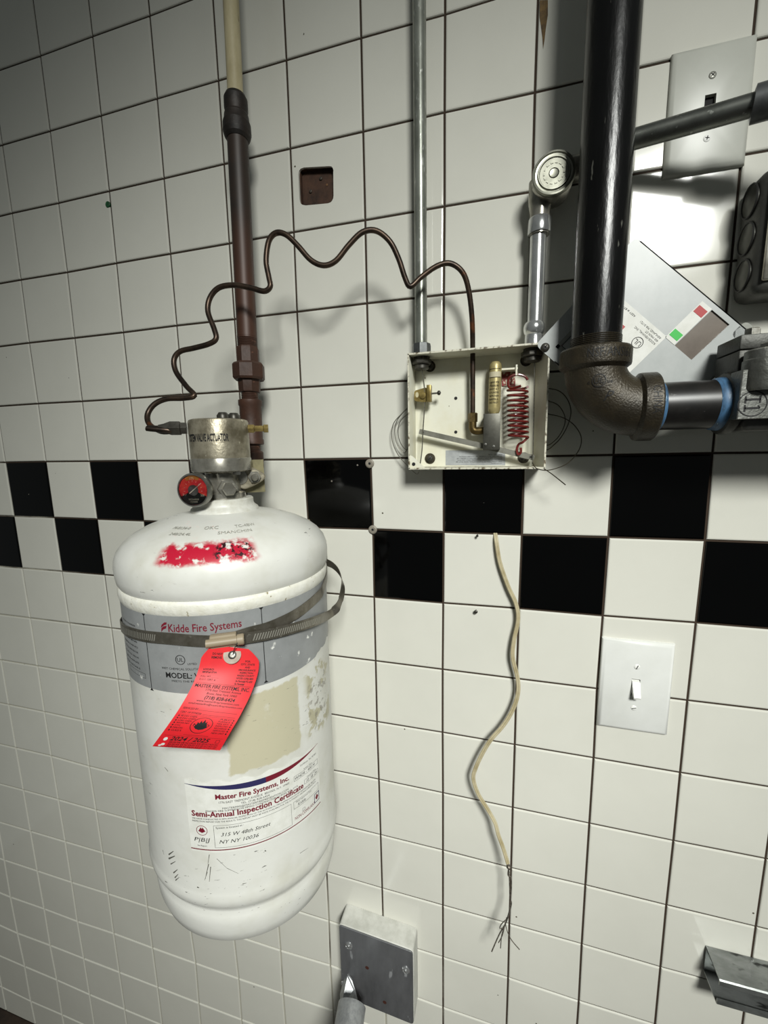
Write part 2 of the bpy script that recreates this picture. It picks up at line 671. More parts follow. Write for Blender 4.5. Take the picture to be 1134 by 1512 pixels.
# ------------------------------------------------------------------ agent cylinder
TX, TY, TR = .5015, -.1511, .1211
AX = V((TX, TY, 0))


def cyl_hit(px, py, r):
    """theta, z where the line of sight through a pixel meets the cylinder of radius r about the tank axis"""
    d = ray(px, py)
    o = CAM - AX
    a = d.x ** 2 + d.y ** 2
    b = o.x * d.x + o.y * d.y
    c = o.x ** 2 + o.y ** 2 - r * r
    D = max(b * b - a * c, 0)
    p = CAM + d * ((-b - math.sqrt(D)) / a)
    return math.atan2(p.y - TY, p.x - TX), p.z


def on_tank(th, z, r=TR):
    return V((TX + r * math.cos(th), TY + r * math.sin(th), z))


def sag(x, y, z):
    """the foot ring of the tank is welded on slightly out of level"""
    k = min(1, max(0, (-.38 - z) / .12))
    lat = (x - TX) * .8 + (y - TY) * .6
    return z - k * .11 * lat


tank = empty('suppression_cylinder', (TX, TY, -.565), 'dented white steel fire suppression cylinder with grey label hanging by tiled wall', 'gas cylinder')

tp = bpy.data.materials.new('tank_white_paint')
tp.use_nodes = True
n_, l_ = tp.node_tree.nodes, tp.node_tree.links
b_ = n_['Principled BSDF']
b_.inputs['Roughness'].default_value = .38


def mm(op, a, b=None, c=None, clamp=False):
    return mth(op, a, b, c, n_, l_, clamp)


def noise(scale, detail=4, vec=None, rough=.6):
    n = n_.new('ShaderNodeTexNoise')
    n.inputs['Scale'].default_value = scale
    n.inputs['Detail'].default_value = detail
    n.inputs['Roughness'].default_value = rough
    l_.new(vec, n.inputs['Vector'])
    return n.outputs['Fac']


def sstep(x, lo, hi):
    n = n_.new('ShaderNodeMapRange')
    n.interpolation_type = 'SMOOTHSTEP'
    l_.new(x, n.inputs[0])
    n.inputs[1].default_value = lo
    n.inputs[2].default_value = hi
    return n.outputs[0]


def mixc(fac, a, col):
    n = n_.new('ShaderNodeMix')
    n.data_type = 'RGBA'
    l_.new(fac, n.inputs[0])
    if isinstance(a, str):
        n.inputs[6].default_value = srgb(a)
    else:
        l_.new(a, n.inputs[6])
    n.inputs[7].default_value = srgb(col)
    return n.outputs[2]


g_ = n_.new('ShaderNodeNewGeometry')
sb = n_.new('ShaderNodeVectorMath')
sb.operation = 'SUBTRACT'
l_.new(g_.outputs['Position'], sb.inputs[0])
sb.inputs[1].default_value = (TX, TY, 0)
sp = n_.new('ShaderNodeSeparateXYZ')
l_.new(sb.outputs[0], sp.inputs[0])
pos = sb.outputs[0]
th_ = mm('ARCTAN2', sp.outputs['Y'], sp.outputs['X'])
z_ = sp.outputs['Z']
fine = noise(70, 5, pos)
big = noise(14, 4, pos)
thw = mm('ADD', th_, mm('MULTIPLY', mm('SUBTRACT', fine, .5), .09))
zw = mm('ADD', z_, mm('MULTIPLY', mm('SUBTRACT', fine, .5), .012))


def window(t0, t1, zz0, zz1, st=.015, sz=.0015):
    a = mm('MULTIPLY', sstep(thw, t0 - st, t0 + st), mm('SUBTRACT', 1, sstep(thw, t1 - st, t1 + st)))
    b = mm('MULTIPLY', sstep(zw, zz0 - sz, zz0 + sz), mm('SUBTRACT', 1, sstep(zw, zz1 - sz, zz1 + sz)))
    return mm('MULTIPLY', a, b)


col = mixc(sstep(big, .42, .75), '#d0d0ca', '#c0bfb4')
# tea coloured glue left by an old sticker
res = mm('MULTIPLY', window(R_(-61), R_(-22), -.331, -.243), sstep(noise(30, 5, pos), .25, .42))
col = mixc(res, col, '#b7b299')
res2 = mm('MULTIPLY', window(R_(-16), R_(12), -.335, -.225, .06, .006), sstep(noise(45, 5, pos), .5, .56))
col = mixc(res2, col, '#aca78d')
# red spray stripe, partly flaked, on the dome
st = mm('MULTIPLY', window(R_(-88), R_(-40), -.0965, -.079, .05, .0025), sstep(noise(110, 4, pos), .36, .5))
col = mixc(st, col, '#b01530')
st2 = mm('MULTIPLY', window(R_(-60), R_(-41), -.092, -.080, .03, .001), sstep(noise(210, 4, pos), .52, .58))
col = mixc(st2, col, '#2c1418')
# scuffs: short dark scratches and flecks
mp_ = n_.new('ShaderNodeMapping')
mp_.inputs['Rotation'].default_value = (0, .6, .3)
mp_.inputs['Scale'].default_value = (1, 1, 4.5)
l_.new(pos, mp_.inputs['Vector'])
sc = mm('MULTIPLY', sstep(noise(95, 3, mp_.outputs[0]), .665, .69), sstep(noise(9, 2, pos), .50, .58))
col = mixc(mm('MULTIPLY', sc, .8), col, '#4a4844')
sc2 = mm('MULTIPLY', window(R_(-14), R_(6), -.33, -.26, .06, .006), sstep(noise(120, 4, pos), .55, .6))
col = mixc(mm('MULTIPLY', sc2, .7), col, '#7c776c')
l_.new(col, b_.inputs['Base Color'])
bp_ = n_.new('ShaderNodeBump')
bp_.inputs['Strength'].default_value = .25
bp_.inputs['Distance'].default_value = .002
l_.new(noise(22, 3, pos), bp_.inputs['Height'])
l_.new(bp_.outputs[0], b_.inputs['Normal'])

prof = [(0, -.576), (.05, -.576), (.085, -.573), (.104, -.566), (.1130, -.555), (.1168, -.541), (.1178, -.528), (.1175, -.517), (.1155, -.512),
        (.1165, -.507), (.120, -.502), (.1222, -.496), (.1228, -.489), (.1218, -.482), (.1211, -.477), (.1211, -.40), (.1211, -.30), (.1211, -.20), (.1211, -.1475)]
mb = MB().lathe(prof, AX, seg=96)
for v in mb.v:
    v.z = sag(v.x, v.y, v.z)
mb.build('shell', tp, tank, 50)
MB().lathe([(.1205, -.150), (.1222, -.1465), (.1232, -.142), (.1230, -.137), (.1215, -.1335), (.119, -.133)], AX, seg=96).build('weld_bead', mat('weld_white', '#dad9d0', .45, 0, '#cfcdc0', 90, c3='#8f866c', scale3=160, t3=.68, bump=.8, bscale=130), tank, 60)
dome = [(.1205, -.134), (.1232, -.129), (.1243, -.122), (.1247, -.113), (.1238, -.105), (.1208, -.0965), (.114, -.0875), (.104, -.0795), (.091, -.0725), (.076, -.0668), (.060, -.0622), (.046, -.0592), (.038, -.0575)]
MB().lathe(dome, AX, seg=96).build('dome', tp, tank, 50)
MB().lathe([(.041, -.0595), (.0395, -.0545), (.036, -.052), (.0345, -.049), (.0345, -.044), (.033, -.0425), (.026, -.0425)], AX, seg=64).build('neck_collar', mat('collar_white', '#cdcdc6', .42, 0, '#b8b6aa', 60), tank, 40)

# stamped figures on the dome
MB_dome = MB()


def on_dome(arc, s):
    """arc metres around the front of the dome, s metres up the slope"""
    z = -.0705 + s * .42
    for (ra, za), (rb, zb) in zip(dome, dome[1:]):
        if za <= z <= zb:
            r = ra + (rb - ra) * (z - za) / (zb - za)
            break
    else:
        r = .05
    th = R_(-62) + arc / .085
    return on_tank(th, z + .0004, r + .0004)


put_text(MB_dome, on_dome, 'M-8134-0', -.052, .006, .0042)
put_text(MB_dome, on_dome, 'OKC', -.012, .0055, .0052)
put_text(MB_dome, on_dome, 'TC-4BW', .022, .0055, .0045)
put_text(MB_dome, on_dome, '240/24.4L', -.046, -.004, .0042)
put_text(MB_dome, on_dome, 'SMANCHIN', .004, -.004, .0046)
MB_dome.build('stamping', mat('stamp_grey', '#96958c', .6), tank, 0)

# grey maker's band label
LR = TR + .0005
z0, z1_ = -.2335, -.148


def tank_fn(th0, zbase, r, tilt=0.0):
    def fn(x, y):
        return on_tank(th0 + x / r, zbase + y + tilt * x, r)
    return fn


lab = MB()
n = 90
ta, tb = R_(-150), R_(62)
vs, fs = [], []
for k in range(n + 1):
    t = ta + (tb - ta) * k / n
    low = z0 + (.002 * math.sin(t * 3)) + (random.uniform(0, .006) if t > R_(-8) else 0)
    vs += [on_tank(t, low, LR), on_tank(t, z1_, LR)]
for k in range(n):
    fs.append((2 * k, 2 * k + 2, 2 * k + 3, 2 * k + 1))
lab.add(vs, fs)
labelmat = mat('label_grey', '#8b8d8d', .38, 0, '#7f8181', 25, c3='#dcdcd6', scale3=60, t3=.70)
lo_ = lab.build('band_label', labelmat, tank, 60, label='grey printed maker label wrapped round the cylinder')
tr = MB()
fnL = tank_fn(R_(-88), 0, LR + .0003)
arc = lambda d: R_(d + 88) * LR
put_text(tr, fnL, 'Kidde Fire Systems', arc(-84), -.1645, .0082, width=arc(-49.8) - arc(-84), bold=.012)
tr.add([], [])
for dx in (0, 1):
    pts = [(arc(-88) + a, -.1655 + b * .9) for a, b in ([(0, .0052), (.0012, .0088), (.0045, .0118), (.0072, .0122), (.0070, .0098), (.004, .0085)] if dx == 0 else [(0, .0002), (.0005, .0046), (.0030, .0070), (.0068, .0082), (.0060, .0050), (.0025, .0034)])]
    poly2d(tr, fnL, pts)
tr.build('lettering', maroon, lo_, 0, label='maroon maker name and emblem')
tk = MB()
for d in (-98.2, -40.1):
    rect2d(tk, fnL, arc(d) - .0004, -.2335, arc(d) + .0004, -.1485)
    poly2d(tk, fnL, [(arc(d) - .0025, -.2335), (arc(d) + .0025, -.2335), (arc(d), -.2305)])
    poly2d(tk, fnL, [(arc(d) - .0025, -.1482), (arc(d), -.151), (arc(d) + .0025, -.1482)])
ring2d(tk, fnL, arc(-79.5), -.1945, .0046, .0053, 24)
put_text(tk, fnL, 'UL', arc(-79.5), -.1965, .0042, align='c')
put_text(tk, fnL, 'LISTED', arc(-76), -.2, .0022)
put_text(tk, fnL, 'WET CHEMICAL SOLUTION CYLINDER', arc(-90), -.2058, .0023, width=.062)
put_text(tk, fnL, 'MODEL: WHDR-400M', arc(-88), -.2148, .0058, width=.078, bold=.02)
put_text(tk, fnL, 'MEETS THE REQUIREMENTS OF', arc(-85), -.2192, .0021, width=.055)
put_text(tk, fnL, 'CHARGE WEIGHT', arc(-74), -.2275, .0021, width=.03)
for k in range(9):
    z = -.166 - k * .006
    put_text(tk, fnL, ['SYSTEM CYLINDER', 'USE ONLY WITH', 'LIQUID AGENT', 'CAUTION: BEFORE', 'REMOVING', 'ATTACH ANTI RECOIL', 'PLUG TO VALVE', 'SEE MANUAL', 'FOR DETAILS'][k], arc(-123), z, .0019, width=.036)
frame2d(tk, fnL, arc(-119), -.222, arc(-102), -.2165, .0003)
tk.build('lettering', ink, lo_, 0)

# inspection certificate sticker
cert0, cert1 = R_(-84), R_(-8)
CW = (cert1 - cert0) * TR
CH = .094
CR = TR + .0005
fnC = tank_fn(cert0, -.416, CR, -.013 / CW)
cb = MB()
n = 36
vs, fs = [], []
for k in range(n + 1):
    x = CW * k / n
    vs += [fnC(x, -.004), fnC(x, .084 + .002 * math.sin(k))]
for k in range(n):
    fs.append((2 * k, 2 * k + 2, 2 * k + 3, 2 * k + 1))
cb.add(vs, fs)
ce = cb.build('certificate_sticker', paper, tank, 60, label='white inspection certificate sticker with maroon lettering')
fnT = tank_fn(cert0, -.416, CR + .0003, -.013 / CW)
c1, c2, c3 = MB(), MB(), MB()
# swoosh, navy to maroon
sw_t = lambda u: .0785 + .0045 * (u - .5) ** 2 * 4 * (.2 if u < .5 else .9)
for k in range(30):
    u, w = k / 30, (k + 1) / 30
    th1, th2 = .0065 * math.sin(math.pi * min(1, u * 1.02)) ** 1.2 + .0004, .0065 * math.sin(math.pi * min(1, w * 1.02)) ** 1.2 + .0004
    (c2 if u < .52 else c1).add([fnT(u * CW, sw_t(u) - th1), fnT(w * CW, sw_t(w) - th2), fnT(w * CW, sw_t(w)), fnT(u * CW, sw_t(u))], [(0, 1, 2, 3)])
put_text(c1, fnT, 'Master Fire Systems, Inc.', CW * .2, .0625, .0058, width=CW * .50, bold=.03)
put_text(c1, fnT, 'Semi-Annual Inspection Certificate', CW * .03, .041, .0066, width=CW * .79, bold=.03)
put_text(c1, fnT, 'NON-COMPLIANT', CW * .73, .0055, .0042, width=CW * .20)
rect2d(c1, fnT, 0, -.0012, CW, 0, 30)
ring2d(c1, fnT, CW * .09, .0235, .0056, .0062, 20)
poly2d(c1, fnT, [(CW * .09 - .004, .0225), (CW * .09 - .001, .0275), (CW * .09, .0255), (CW * .09 + .001, .0275), (CW * .09 + .004, .0225), (CW * .09, .0205)])
put_text(c3, fnT, '1776 EAST TREMONT AVENUE  BRONX, N.Y. 10460', CW * .22, .0572, .0025, width=CW * .48)
put_text(c3, fnT, 'TEL. (718) 828-6424', CW * .36, .0535, .0024, width=CW * .19)
put_text(c3, fnT, 'MASTERFIRE@MASTERFIREPREVENTION.COM', CW * .24, .0500, .0022, width=CW * .45)
put_text(c3, fnT, 'MASTER FIRE SUPPRESSION PIPING CONTRACTOR LICENSE NO. 271A', CW * .13, .0489 - .0018, .0021, width=CW * .64)
put_text(c3, fnT, 'WE HAVE CONDUCTED A SEMI-ANNUAL INSPECTION OF THE AUTOMATIC FIRE SUPPRESSION SYSTEM REFERENCED BELOW', CW * .03, .0372, .0018, width=CW * .92)
put_text(c3, fnT, 'INSPECTION REPORT FOR THE RESULTS. THIS REPORT MUST BE MADE AVAILABLE FOR THE AUTHORITY HAVING JURISDICTION', CW * .03, .0340, .0018, width=CW * .92)
put_text(c3, fnT, 'System is located at :', CW * .185, .0262, .0024)
put_text(c3, fnT, 'Certificate  No. 027801', CW * .80, .0705, .0022, width=CW * .17)
put_text(c3, fnT, 'System Type', CW * .83, .0635, .0019)
put_text(c3, fnT, 'Inspection Date', CW * .86, .0505, .0017)
put_text(c3, fnT, 'Next Inspection Due', CW * .745, .0275, .0019, width=CW * .15)
put_text(c3, fnT, 'See Report', CW * .05, .0035, .0016)
frame2d(c3, fnT, CW * .17, .0022, CW * .705, .0302, .0003, 14)
frame2d(c3, fnT, CW * .725, .0205, CW * .98, .0302, .0003)
frame2d(c3, fnT, CW * .74, .0560, CW * .985, .0625, .0003)
frame2d(c3, fnT, CW * .83, .0435, CW * .985, .0495, .0003)
frame2d(c3, fnT, CW * .80, .0105, CW * .825, .0140, .0003)
put_text(c3, fnT, '315 W 48th Street', CW * .215, .0165, .0044, width=CW * .33, shear=.3)
put_text(c3, fnT, 'NY NY 10036', CW * .20, .0075, .0044, width=CW * .26, shear=.3)
put_text(c3, fnT, 'P|B|J', CW * .03, .0095, .0048, width=CW * .11, shear=.2)
put_text(c3, fnT, 'WHDR - 400 M', CW * .75, .0575, .0034, width=CW * .2, shear=.3)
put_text(c3, fnT, '10  18  24', CW * .85, .0448, .0032, width=CW * .12, shear=.3)
put_text(c3, fnT, 'Kidde', CW * .76, .0222, .0036, shear=.3)
c4_ = MB()
frame2d(c4_, fnT, CW * .925, .006, CW * .985, .0185, .0009, 2)
c4_.build('printed_frame', navy, ce, 0)
poly2d(c1, fnT, [(CW * .955 - .003, .0125), (CW * .955, .0165), (CW * .955 + .003, .0125), (CW * .955, .0085)])
c1.build('lettering', maroon, ce, 0)
c2.build('printed_swoosh', navy, ce, 0)
c3.build('lettering', ink, ce, 0)

# individual scuffs and knocks in the white paint
sm = MB()
for x0_, y0_, x1_, y1_, w_ in ((249, 1262, 256, 1257, 2.2), (249, 1268, 258, 1264, 2.6), (252, 1276, 259, 1272, 1.6), (256, 1289, 262, 1284, 2.0), (258, 1296, 263, 1291, 1.8), (259, 1300, 264, 1296, 1.6),
                               (309, 1262, 307, 1276, .9), (308, 1276, 303, 1298, 1.2), (311, 1280, 309, 1302, 1.1), (306, 1288, 302, 1300, .8), (291, 1310, 294, 1311, 2.0), (330, 1329, 333, 1329, 2.0), (336, 1329, 339, 1329, 2.0),
                               (386, 1315, 392, 1312, 1.2), (397, 1311, 402, 1309, 1.2), (358, 1305, 364, 1304, .9), (391, 1256, 393, 1257, 1.8), (320, 1268, 335, 1282, .5), (335, 1282, 352, 1290, .5), (443, 1260, 455, 1252, .7), (248, 1139, 243, 1133, .8), (240, 1255, 242, 1262, .6),
                               (195, 842, 204, 852, .7), (204, 852, 213, 846, .7), (213, 846, 224, 832, .7), (186, 838, 192, 862, .6), (192, 862, 203, 876, .6), (198, 833, 205, 832, 1.2), (420, 842, 440, 836, .8), (374, 865, 380, 862, 1.0)):
    dome_ = y0_ < 880
    rr_ = TR + .0004
    if dome_:
        rr_ = .1249 if y0_ > 850 else .1225
    a_, b__ = cyl_hit(x0_, y0_, rr_), cyl_hit(x1_, y1_, rr_)
    if dome_:
        continue
    p_, q_ = on_tank(a_[0], a_[1], rr_), on_tank(b__[0], b__[1], rr_)
    t_ = (q_ - p_).normalized()
    n_r = V((p_.x - TX, p_.y - TY, 0)).normalized()
    sdv = t_.cross(n_r) * (w_ * .0004)
    sm.add([p_ - sdv, q_ - sdv * .4, q_ + sdv * .4, p_ + sdv], [(0, 1, 2, 3)])
sm.build('scuff_marks', mat('scuff_dark', '#55534c', .7), tank, 0, kind='stuff')

# valve, actuator and gauge on top of the cylinder
camth = math.atan2(CAM.y - TY, CAM.x - TX)


def rad(deg, r, z):
    return on_tank(R_(deg), z, r)


nickel = mat('nickel_cast', '#a39c89', .36, .6, '#6e6755', 45, bump=.35, bscale=260, c3='#c2bda9', scale3=140, t3=.70)
nickel2 = mat('nickel_machined', '#a3a096', .25, .7, '#7d7a70', 60)
MB().lathe([(.021, -.043), (.026, -.0425), (.026, -.036), (.021, -.034), (.020, -.012), (.022, -.0105), (.022, -.008)], AX, seg=40).build('valve_body', nickel2, tank, 35)
act = MB().lathe([(.0345, .0065), (.0345, .049), (.0335, .0515), (.031, .0525), (0, .0525)], AX, seg=64).build('actuator', nickel, tank, 35, label='round nickel valve actuator with stamped lettering')
MB().lathe([(.030, -.0105), (.0335, -.0098), (.0352, -.0085), (.0352, .0050), (.0345, .0065)], AX, seg=64).build('actuator_flange', nickel2, tank, 35)
at_ = MB()
fa = tank_fn(R_(-125), .0265, .0349)
put_text(at_, fa, 'SYSTEM VALVE ACTUATOR', 0, 0, .0080, width=R_(88) * .0349, bold=.03)
at_.build('lettering', ink, act, 0)
for d in (-120, -20, 60):
    MB().lathe([(.0045, -.0135), (.005, -.0125), (.005, -.0098)], rad(d, .029, 0), (0, 0, 1), 6).build('flange_bolt', steel, tank, 30)
for d, r in ((-35, .017), (10, .020), (80, .018)):
    MB().lathe([(.007, .052), (.007, .0565), (.0045, .060), (0, .060)], rad(d, r, 0), (0, 0, 1), 12).build('top_screw', darksteel, tank, 35)
MB().lathe([(.0055, .030), (.0055, .041), (.004, .042), (.004, .052), (.0055, .053), (.0055, .058), (0, .058)], V((TX, TY, .0415)), (math.cos(R_(28)), math.sin(R_(28)), 0), 6).build('vent_plug', brass, tank, 30, label='small brass hex plug')
# inlet swivel nut of the pilot tube
ld = V((math.cos(R_(-146)), math.sin(R_(-146)), 0))
# gauge
gd = V((math.cos(R_(-80)), math.sin(R_(-80)), 0))
gc = V((TX, TY, -.0285)) + gd * .040 + V((math.cos(R_(-146)), math.sin(R_(-146)), 0)) * .0125
MB().lathe([(.006, -.035), (.006, -.004)], gc, gd, 14).build('gauge_stem', brass, tank)
gs = MB().lathe([(.0, -.006), (.0185, -.006), (.0195, -.004), (.0195, .0035), (.0185, .005), (.0172, .005), (.0170, .0032), (.0, .0032)], gc, gd, 48, ref=(0, 0, 1)).build('pressure_gauge', steel, tank, 35, label='round pressure gauge with red dial')
gu = V((0, 0, 1)).cross(gd).normalized()
fg = lambda x, y, k=.0036: gc + gu * x + V((0, 0, 1)) * y + gd * k


def disc(fn, r, a0=0, a1=360, n=32, rin=0):
    m_ = MB()
    vs, fs = [], []
    for k in range(n + 1):
        a = R_(a0 + (a1 - a0) * k / n)
        vs += [fn(rin * math.cos(a), rin * math.sin(a)), fn(r * math.cos(a), r * math.sin(a))]
    for k in range(n):
        fs.append((2 * k, 2 * k + 1, 2 * k + 3, 2 * k + 2))
    return m_.add(vs, fs)


disc(lambda x, y: fg(x, y, .0034), .0171, n=40).build('dial', mat('dial_red', '#c0182a', .35, 0, '#d0402c', 200), gs, 0, label='red dial face')
disc(lambda x, y: fg(x, y, .0037), .0168, 205, 335, 24).build('dial_band', ink, gs, 0)
disc(lambda x, y: fg(x, y, .0040), .0062, n=24).build('dial_hub', mat('dial_grey', '#5d5a58', .4), gs, 0)
disc(lambda x, y: fg(x, y, .0037), .0168, 60, 125, 16, .0125).build('dial_band', mat('dial_amber', '#b8742c', .4), gs, 0)
gt = MB()
ndl = lambda a, r, o: (r * math.cos(R_(a)) - o * math.sin(R_(a)), r * math.sin(R_(a)) + o * math.cos(R_(a)))
fk = lambda x, y: fg(x, y, .0043)
poly2d(gt, fk, [ndl(38, -.006, -.0006), ndl(38, .013, -.0003), ndl(38, .013, .0003), ndl(38, -.006, .0006)])
for k in range(11):
    a = 210 - 24 * k
    poly2d(gt, fk, [ndl(a, .0095, -.0002), ndl(a, .0112, -.0002), ndl(a, .0112, .0002), ndl(a, .0095, .0002)])
put_text(gt, fk, '175', -.0005, .0118, .003, align='c', width=.0045)
put_text(gt, fk, '0', -.0125, -.006, .0025)
put_text(gt, fk, '250', .0085, -.007, .0022, width=.0045)
put_text(gt, fk, 'RECHARGE', 0, -.0112, .0017, align='c', width=.012)
put_text(gt, fk, 'CYLINDER', 0, -.014, .0017, align='c', width=.009)
gt.build('needle_and_figures', mat('dial_white', '#ded6c0', .5), gs, 0)
gl = bpy.data.materials.new('gauge_glass')
gl.use_nodes = True
bb = gl.node_tree.nodes['Principled BSDF']
bb.inputs['Transmission Weight'].default_value = 1
bb.inputs['Roughness'].default_value = .02
bb.inputs['IOR'].default_value = 1.1
MB().lathe([(0, .0049), (.0172, .0049), (.0172, .0052), (0, .0056)], gc, gd, 40).build('gauge_glass', gl, gs, 40)
# blanking plug and outlet flange
pd = V((math.cos(R_(-42)), math.sin(R_(-42)), 0))
MB().lathe([(.0115, .014), (.0115, .026), (.0085, .0262), (.0085, .033), (.007, .0345), (0, .0345)], V((TX, TY, -.030)), pd, 6).build('blanking_plug', nickel2, tank, 30)
od = V((math.cos(R_(-56)), math.sin(R_(-56)), 0))
ou = V((0, 0, 1)).cross(od)
fc = V((TX, TY, -.018)) + ou * .024 - od * .002
fo = []
for k in range(24):
    a = 2 * math.pi * k / 24
    fo.append(fc + ou * (math.cos(a) * (.027 if math.cos(a) > 0 else .02)) + V((0, 0, 1)) * (math.sin(a) * (.0155 - .006 * abs(math.cos(a)))) + od * .006)
MB().prism(fo, od * -.011, .0015).build('outlet_flange', nickel, tank, 35)
MB().lathe([(.0115, -.004), (.0115, .004), (.009, .007), (0, .007)], fc + ou * -.004, od, 20).build('outlet_boss', nickel2, tank, 35)
fb = fc + ou * .0135 + od * .006
MB().lathe([(.0078, 0), (.0078, .0045), (.0045, .0046), (.0045, .0085), (.0030, .010), (0, .010)], fb, od, 6).build('flange_bolt', nickel2, tank, 30)
MB().lathe([(.0045, .0046), (.0045, .0095), (.003, .011), (0, .011)], fb, od, 14).build('stud', nickel2, tank, 30)

# ------------------------------------------------------------------ mounting bracket behind the cylinder
brk = empty('cylinder_bracket', (TX, -.01, -.3), 'tan steel bracket behind white cylinder on the tiled wall', 'bracket')
brm = mat('bracket_tan', '#b8ad91', .45, .2, '#8f8570', 40)
MB().box((TX + .005, -.003, -.28), (.075, .006, .37), bev=.001).build('back_plate', brm, brk, 30)
for s in (-1, 1):
    MB().box((TX + .005 + s * .020, -.0165, -.315), (.004, .021, .30), bev=.0008).build('flange', brm, brk, 30)
MB().prism([P(414, 769, -.001), P(452, 765, -.001), P(452, 768, -.001), P(444, 777, -.001), P(420, 774, -.001)], (0, -.008, 0)).build('top_tab', brm, brk, 30)

MB().box(on_tank(R_(40), -.130, TR + .0068), (.0022, .004, .026), bev=.0004).build('strap_arm', mat('strap_bare', '#a9a79e', .35, .6), brk, 30)
# ------------------------------------------------------------------ hose clamp, hanging loose round the cylinder
hc = empty('hose_clamp', (TX, TY, -.175), 'loose stainless hose clamp with slotted band looped round the white cylinder', 'hose clamp')
bandmat = mat('band_steel', '#79746a', .32, .7, '#5f5a4e', 60, c3='#8d897e', scale3=200, t3=.66)
main = []
for d, z in ((170, -.178), (195, -.181), (222, -.181), (235, -.178), (248, -.1745), (262, -.1725), (277, -.1715), (290, -.174), (300, -.1765)):
    main.append((d, z, .0016))
pts = [on_tank(R_(d), z, TR + o) for d, z, o in main]
wd = [V((0, 0, 1))] * 1
sp1 = spline(pts, 5)
MB().ribbon(sp1, V((0, 0, 1)), .0125, .0008).build('band', bandmat, hc, 40)
up = []
for px, py, o in ((335, 945, .0026), (365, 935, .0022), (400, 925, .0018), (440, 905, .0016), (470, 880, .0016), (478, 866, .0016)):
    t, z = cyl_hit(px, py, TR + o)
    up.append(on_tank(t, z, TR + o))
up += [on_tank(R_(25), -.147, TR + .0022), on_tank(R_(45), -.148, TR + .0024), on_tank(R_(75), -.156, TR + .0016), on_tank(R_(110), -.168, TR + .0016), on_tank(R_(140), -.175, TR + .0016), on_tank(R_(170), -.178, TR + .0016)]
MB().ribbon(spline(up, 5), V((0, 0, 1)), .0125, .0008).build('band', bandmat, hc, 40)
tl = []
for px, py, o in ((330, 946, .0045), (365, 942, .0045), (400, 936, .0046), (435, 927, .0050), (465, 917, .0060)):
    t, z = cyl_hit(px, py, TR + o)
    tl.append(on_tank(t, z, TR + o))
tl += [P(487, 907, -.118), P(499, 895, -.106), P(505, 878, -.094), P(506, 860, -.085), P(500, 844, -.077), P(490, 834, -.070), P(478, 829, -.064)]
wds = []
tls = spline(tl, 6)
for k in range(len(tls)):
    f = k / (len(tls) - 1)
    wds.append(V((0, -.35 * max(0, f - .45), 1)) if f < .6 else V((-.15, -.25, 1)))
MB().ribbon(tls, wds, .0120, .0008).build('band_tail', bandmat, hc, 40)
slots = MB()


def slot_run(path, a, b, step, off):
    L_ = 0
    nxt = a
    for p, q in zip(path, path[1:]):
        seg = (q - p).length
        while L_ + seg > nxt and nxt < b:
            t = (nxt - L_) / seg
            c = p.lerp(q, t)
            tn = (q - p).normalized()
            up_ = (V((0, 0, 1)) - tn * tn.z).normalized()
            nn = V((c.x - TX, c.y - TY, 0)).normalized()
            c = c + nn * off
            for_ = tn * .0007 + up_ * 0
            ht = up_ * .0036 + tn * .0012
            slots.add([c - for_ - ht, c + for_ - ht, c + for_ + ht, c - for_ + ht], [(0, 1, 2, 3)])
            nxt += step
        L_ += seg


slot_run(sp1, .135, .212, .0028, .0007)
slot_run(tls, .030, .125, .0028, .0007)
slots.build('slots', mat('slot_light', '#a9a69b', .4, .6), hc, 0, kind='stuff')
t, z = cyl_hit(330, 945, TR + .006)
wc = on_tank(t, z, TR + .008)
wt = V((-math.sin(t), math.cos(t), 0))
wn = V((math.cos(t), math.sin(t), 0))
MB().box(wc - wn * .002, (.026, .0085, .0135), Matrix((wt, wn, V((0, 0, 1)))).transposed(), .002).build('worm_housing', mat('worm_dull', '#8d806a'), hc, 35)
MB().lathe([(.0042, -.016), (.0042, .013), (.0055, .0135), (.0058, .019), (.005, .020), (0, .020)], wc + wn * .002, wt, 12).build('worm_screw', mat('worm_dull', '#8a8578', .4, .6, '#5c574a', 200), hc, 35)

# ------------------------------------------------------------------ red service tag
TW, TH = .068, .136
Lp = [(301, 951), (294, 985), (284, 1012), (266, 1044), (247, 1072), (225, 1102)]
Rp = [(381, 960), (382, 988), (372, 1021), (356, 1054), (341, 1080), (325, 1108)]
Op = [.0095, .013, .021, .031, .036, .034]


def lerp_list(L_, t):
    t = max(0, min(1, t)) * (len(L_) - 1)
    k = min(int(t), len(L_) - 2)
    f = t - k
    p0, p1, p2, p3 = L_[max(k - 1, 0)], L_[k], L_[k + 1], L_[min(k + 2, len(L_) - 1)]
    g = lambda a, b, c, d: .5 * (2 * b + (c - a) * f + (2 * a - 5 * b + 4 * c - d) * f * f + (3 * b - a - 3 * c + d) * f ** 3)
    if isinstance(p0, tuple):
        return tuple(g(*q) for q in zip(p0, p1, p2, p3))
    return g(p0, p1, p2, p3)


def tag_pt(x, y):
    """x right 0..TW, y down from the top 0..TH"""
    u, w = x / TW, y / TH
    a, b, o = lerp_list(Lp, w), lerp_list(Rp, w), lerp_list(Op, w)
    px, py = a[0] * (1 - u) + b[0] * u, a[1] * (1 - u) + b[1] * u
    t, z = cyl_hit(px, py, TR + o)
    return on_tank(t, z, TR + o)


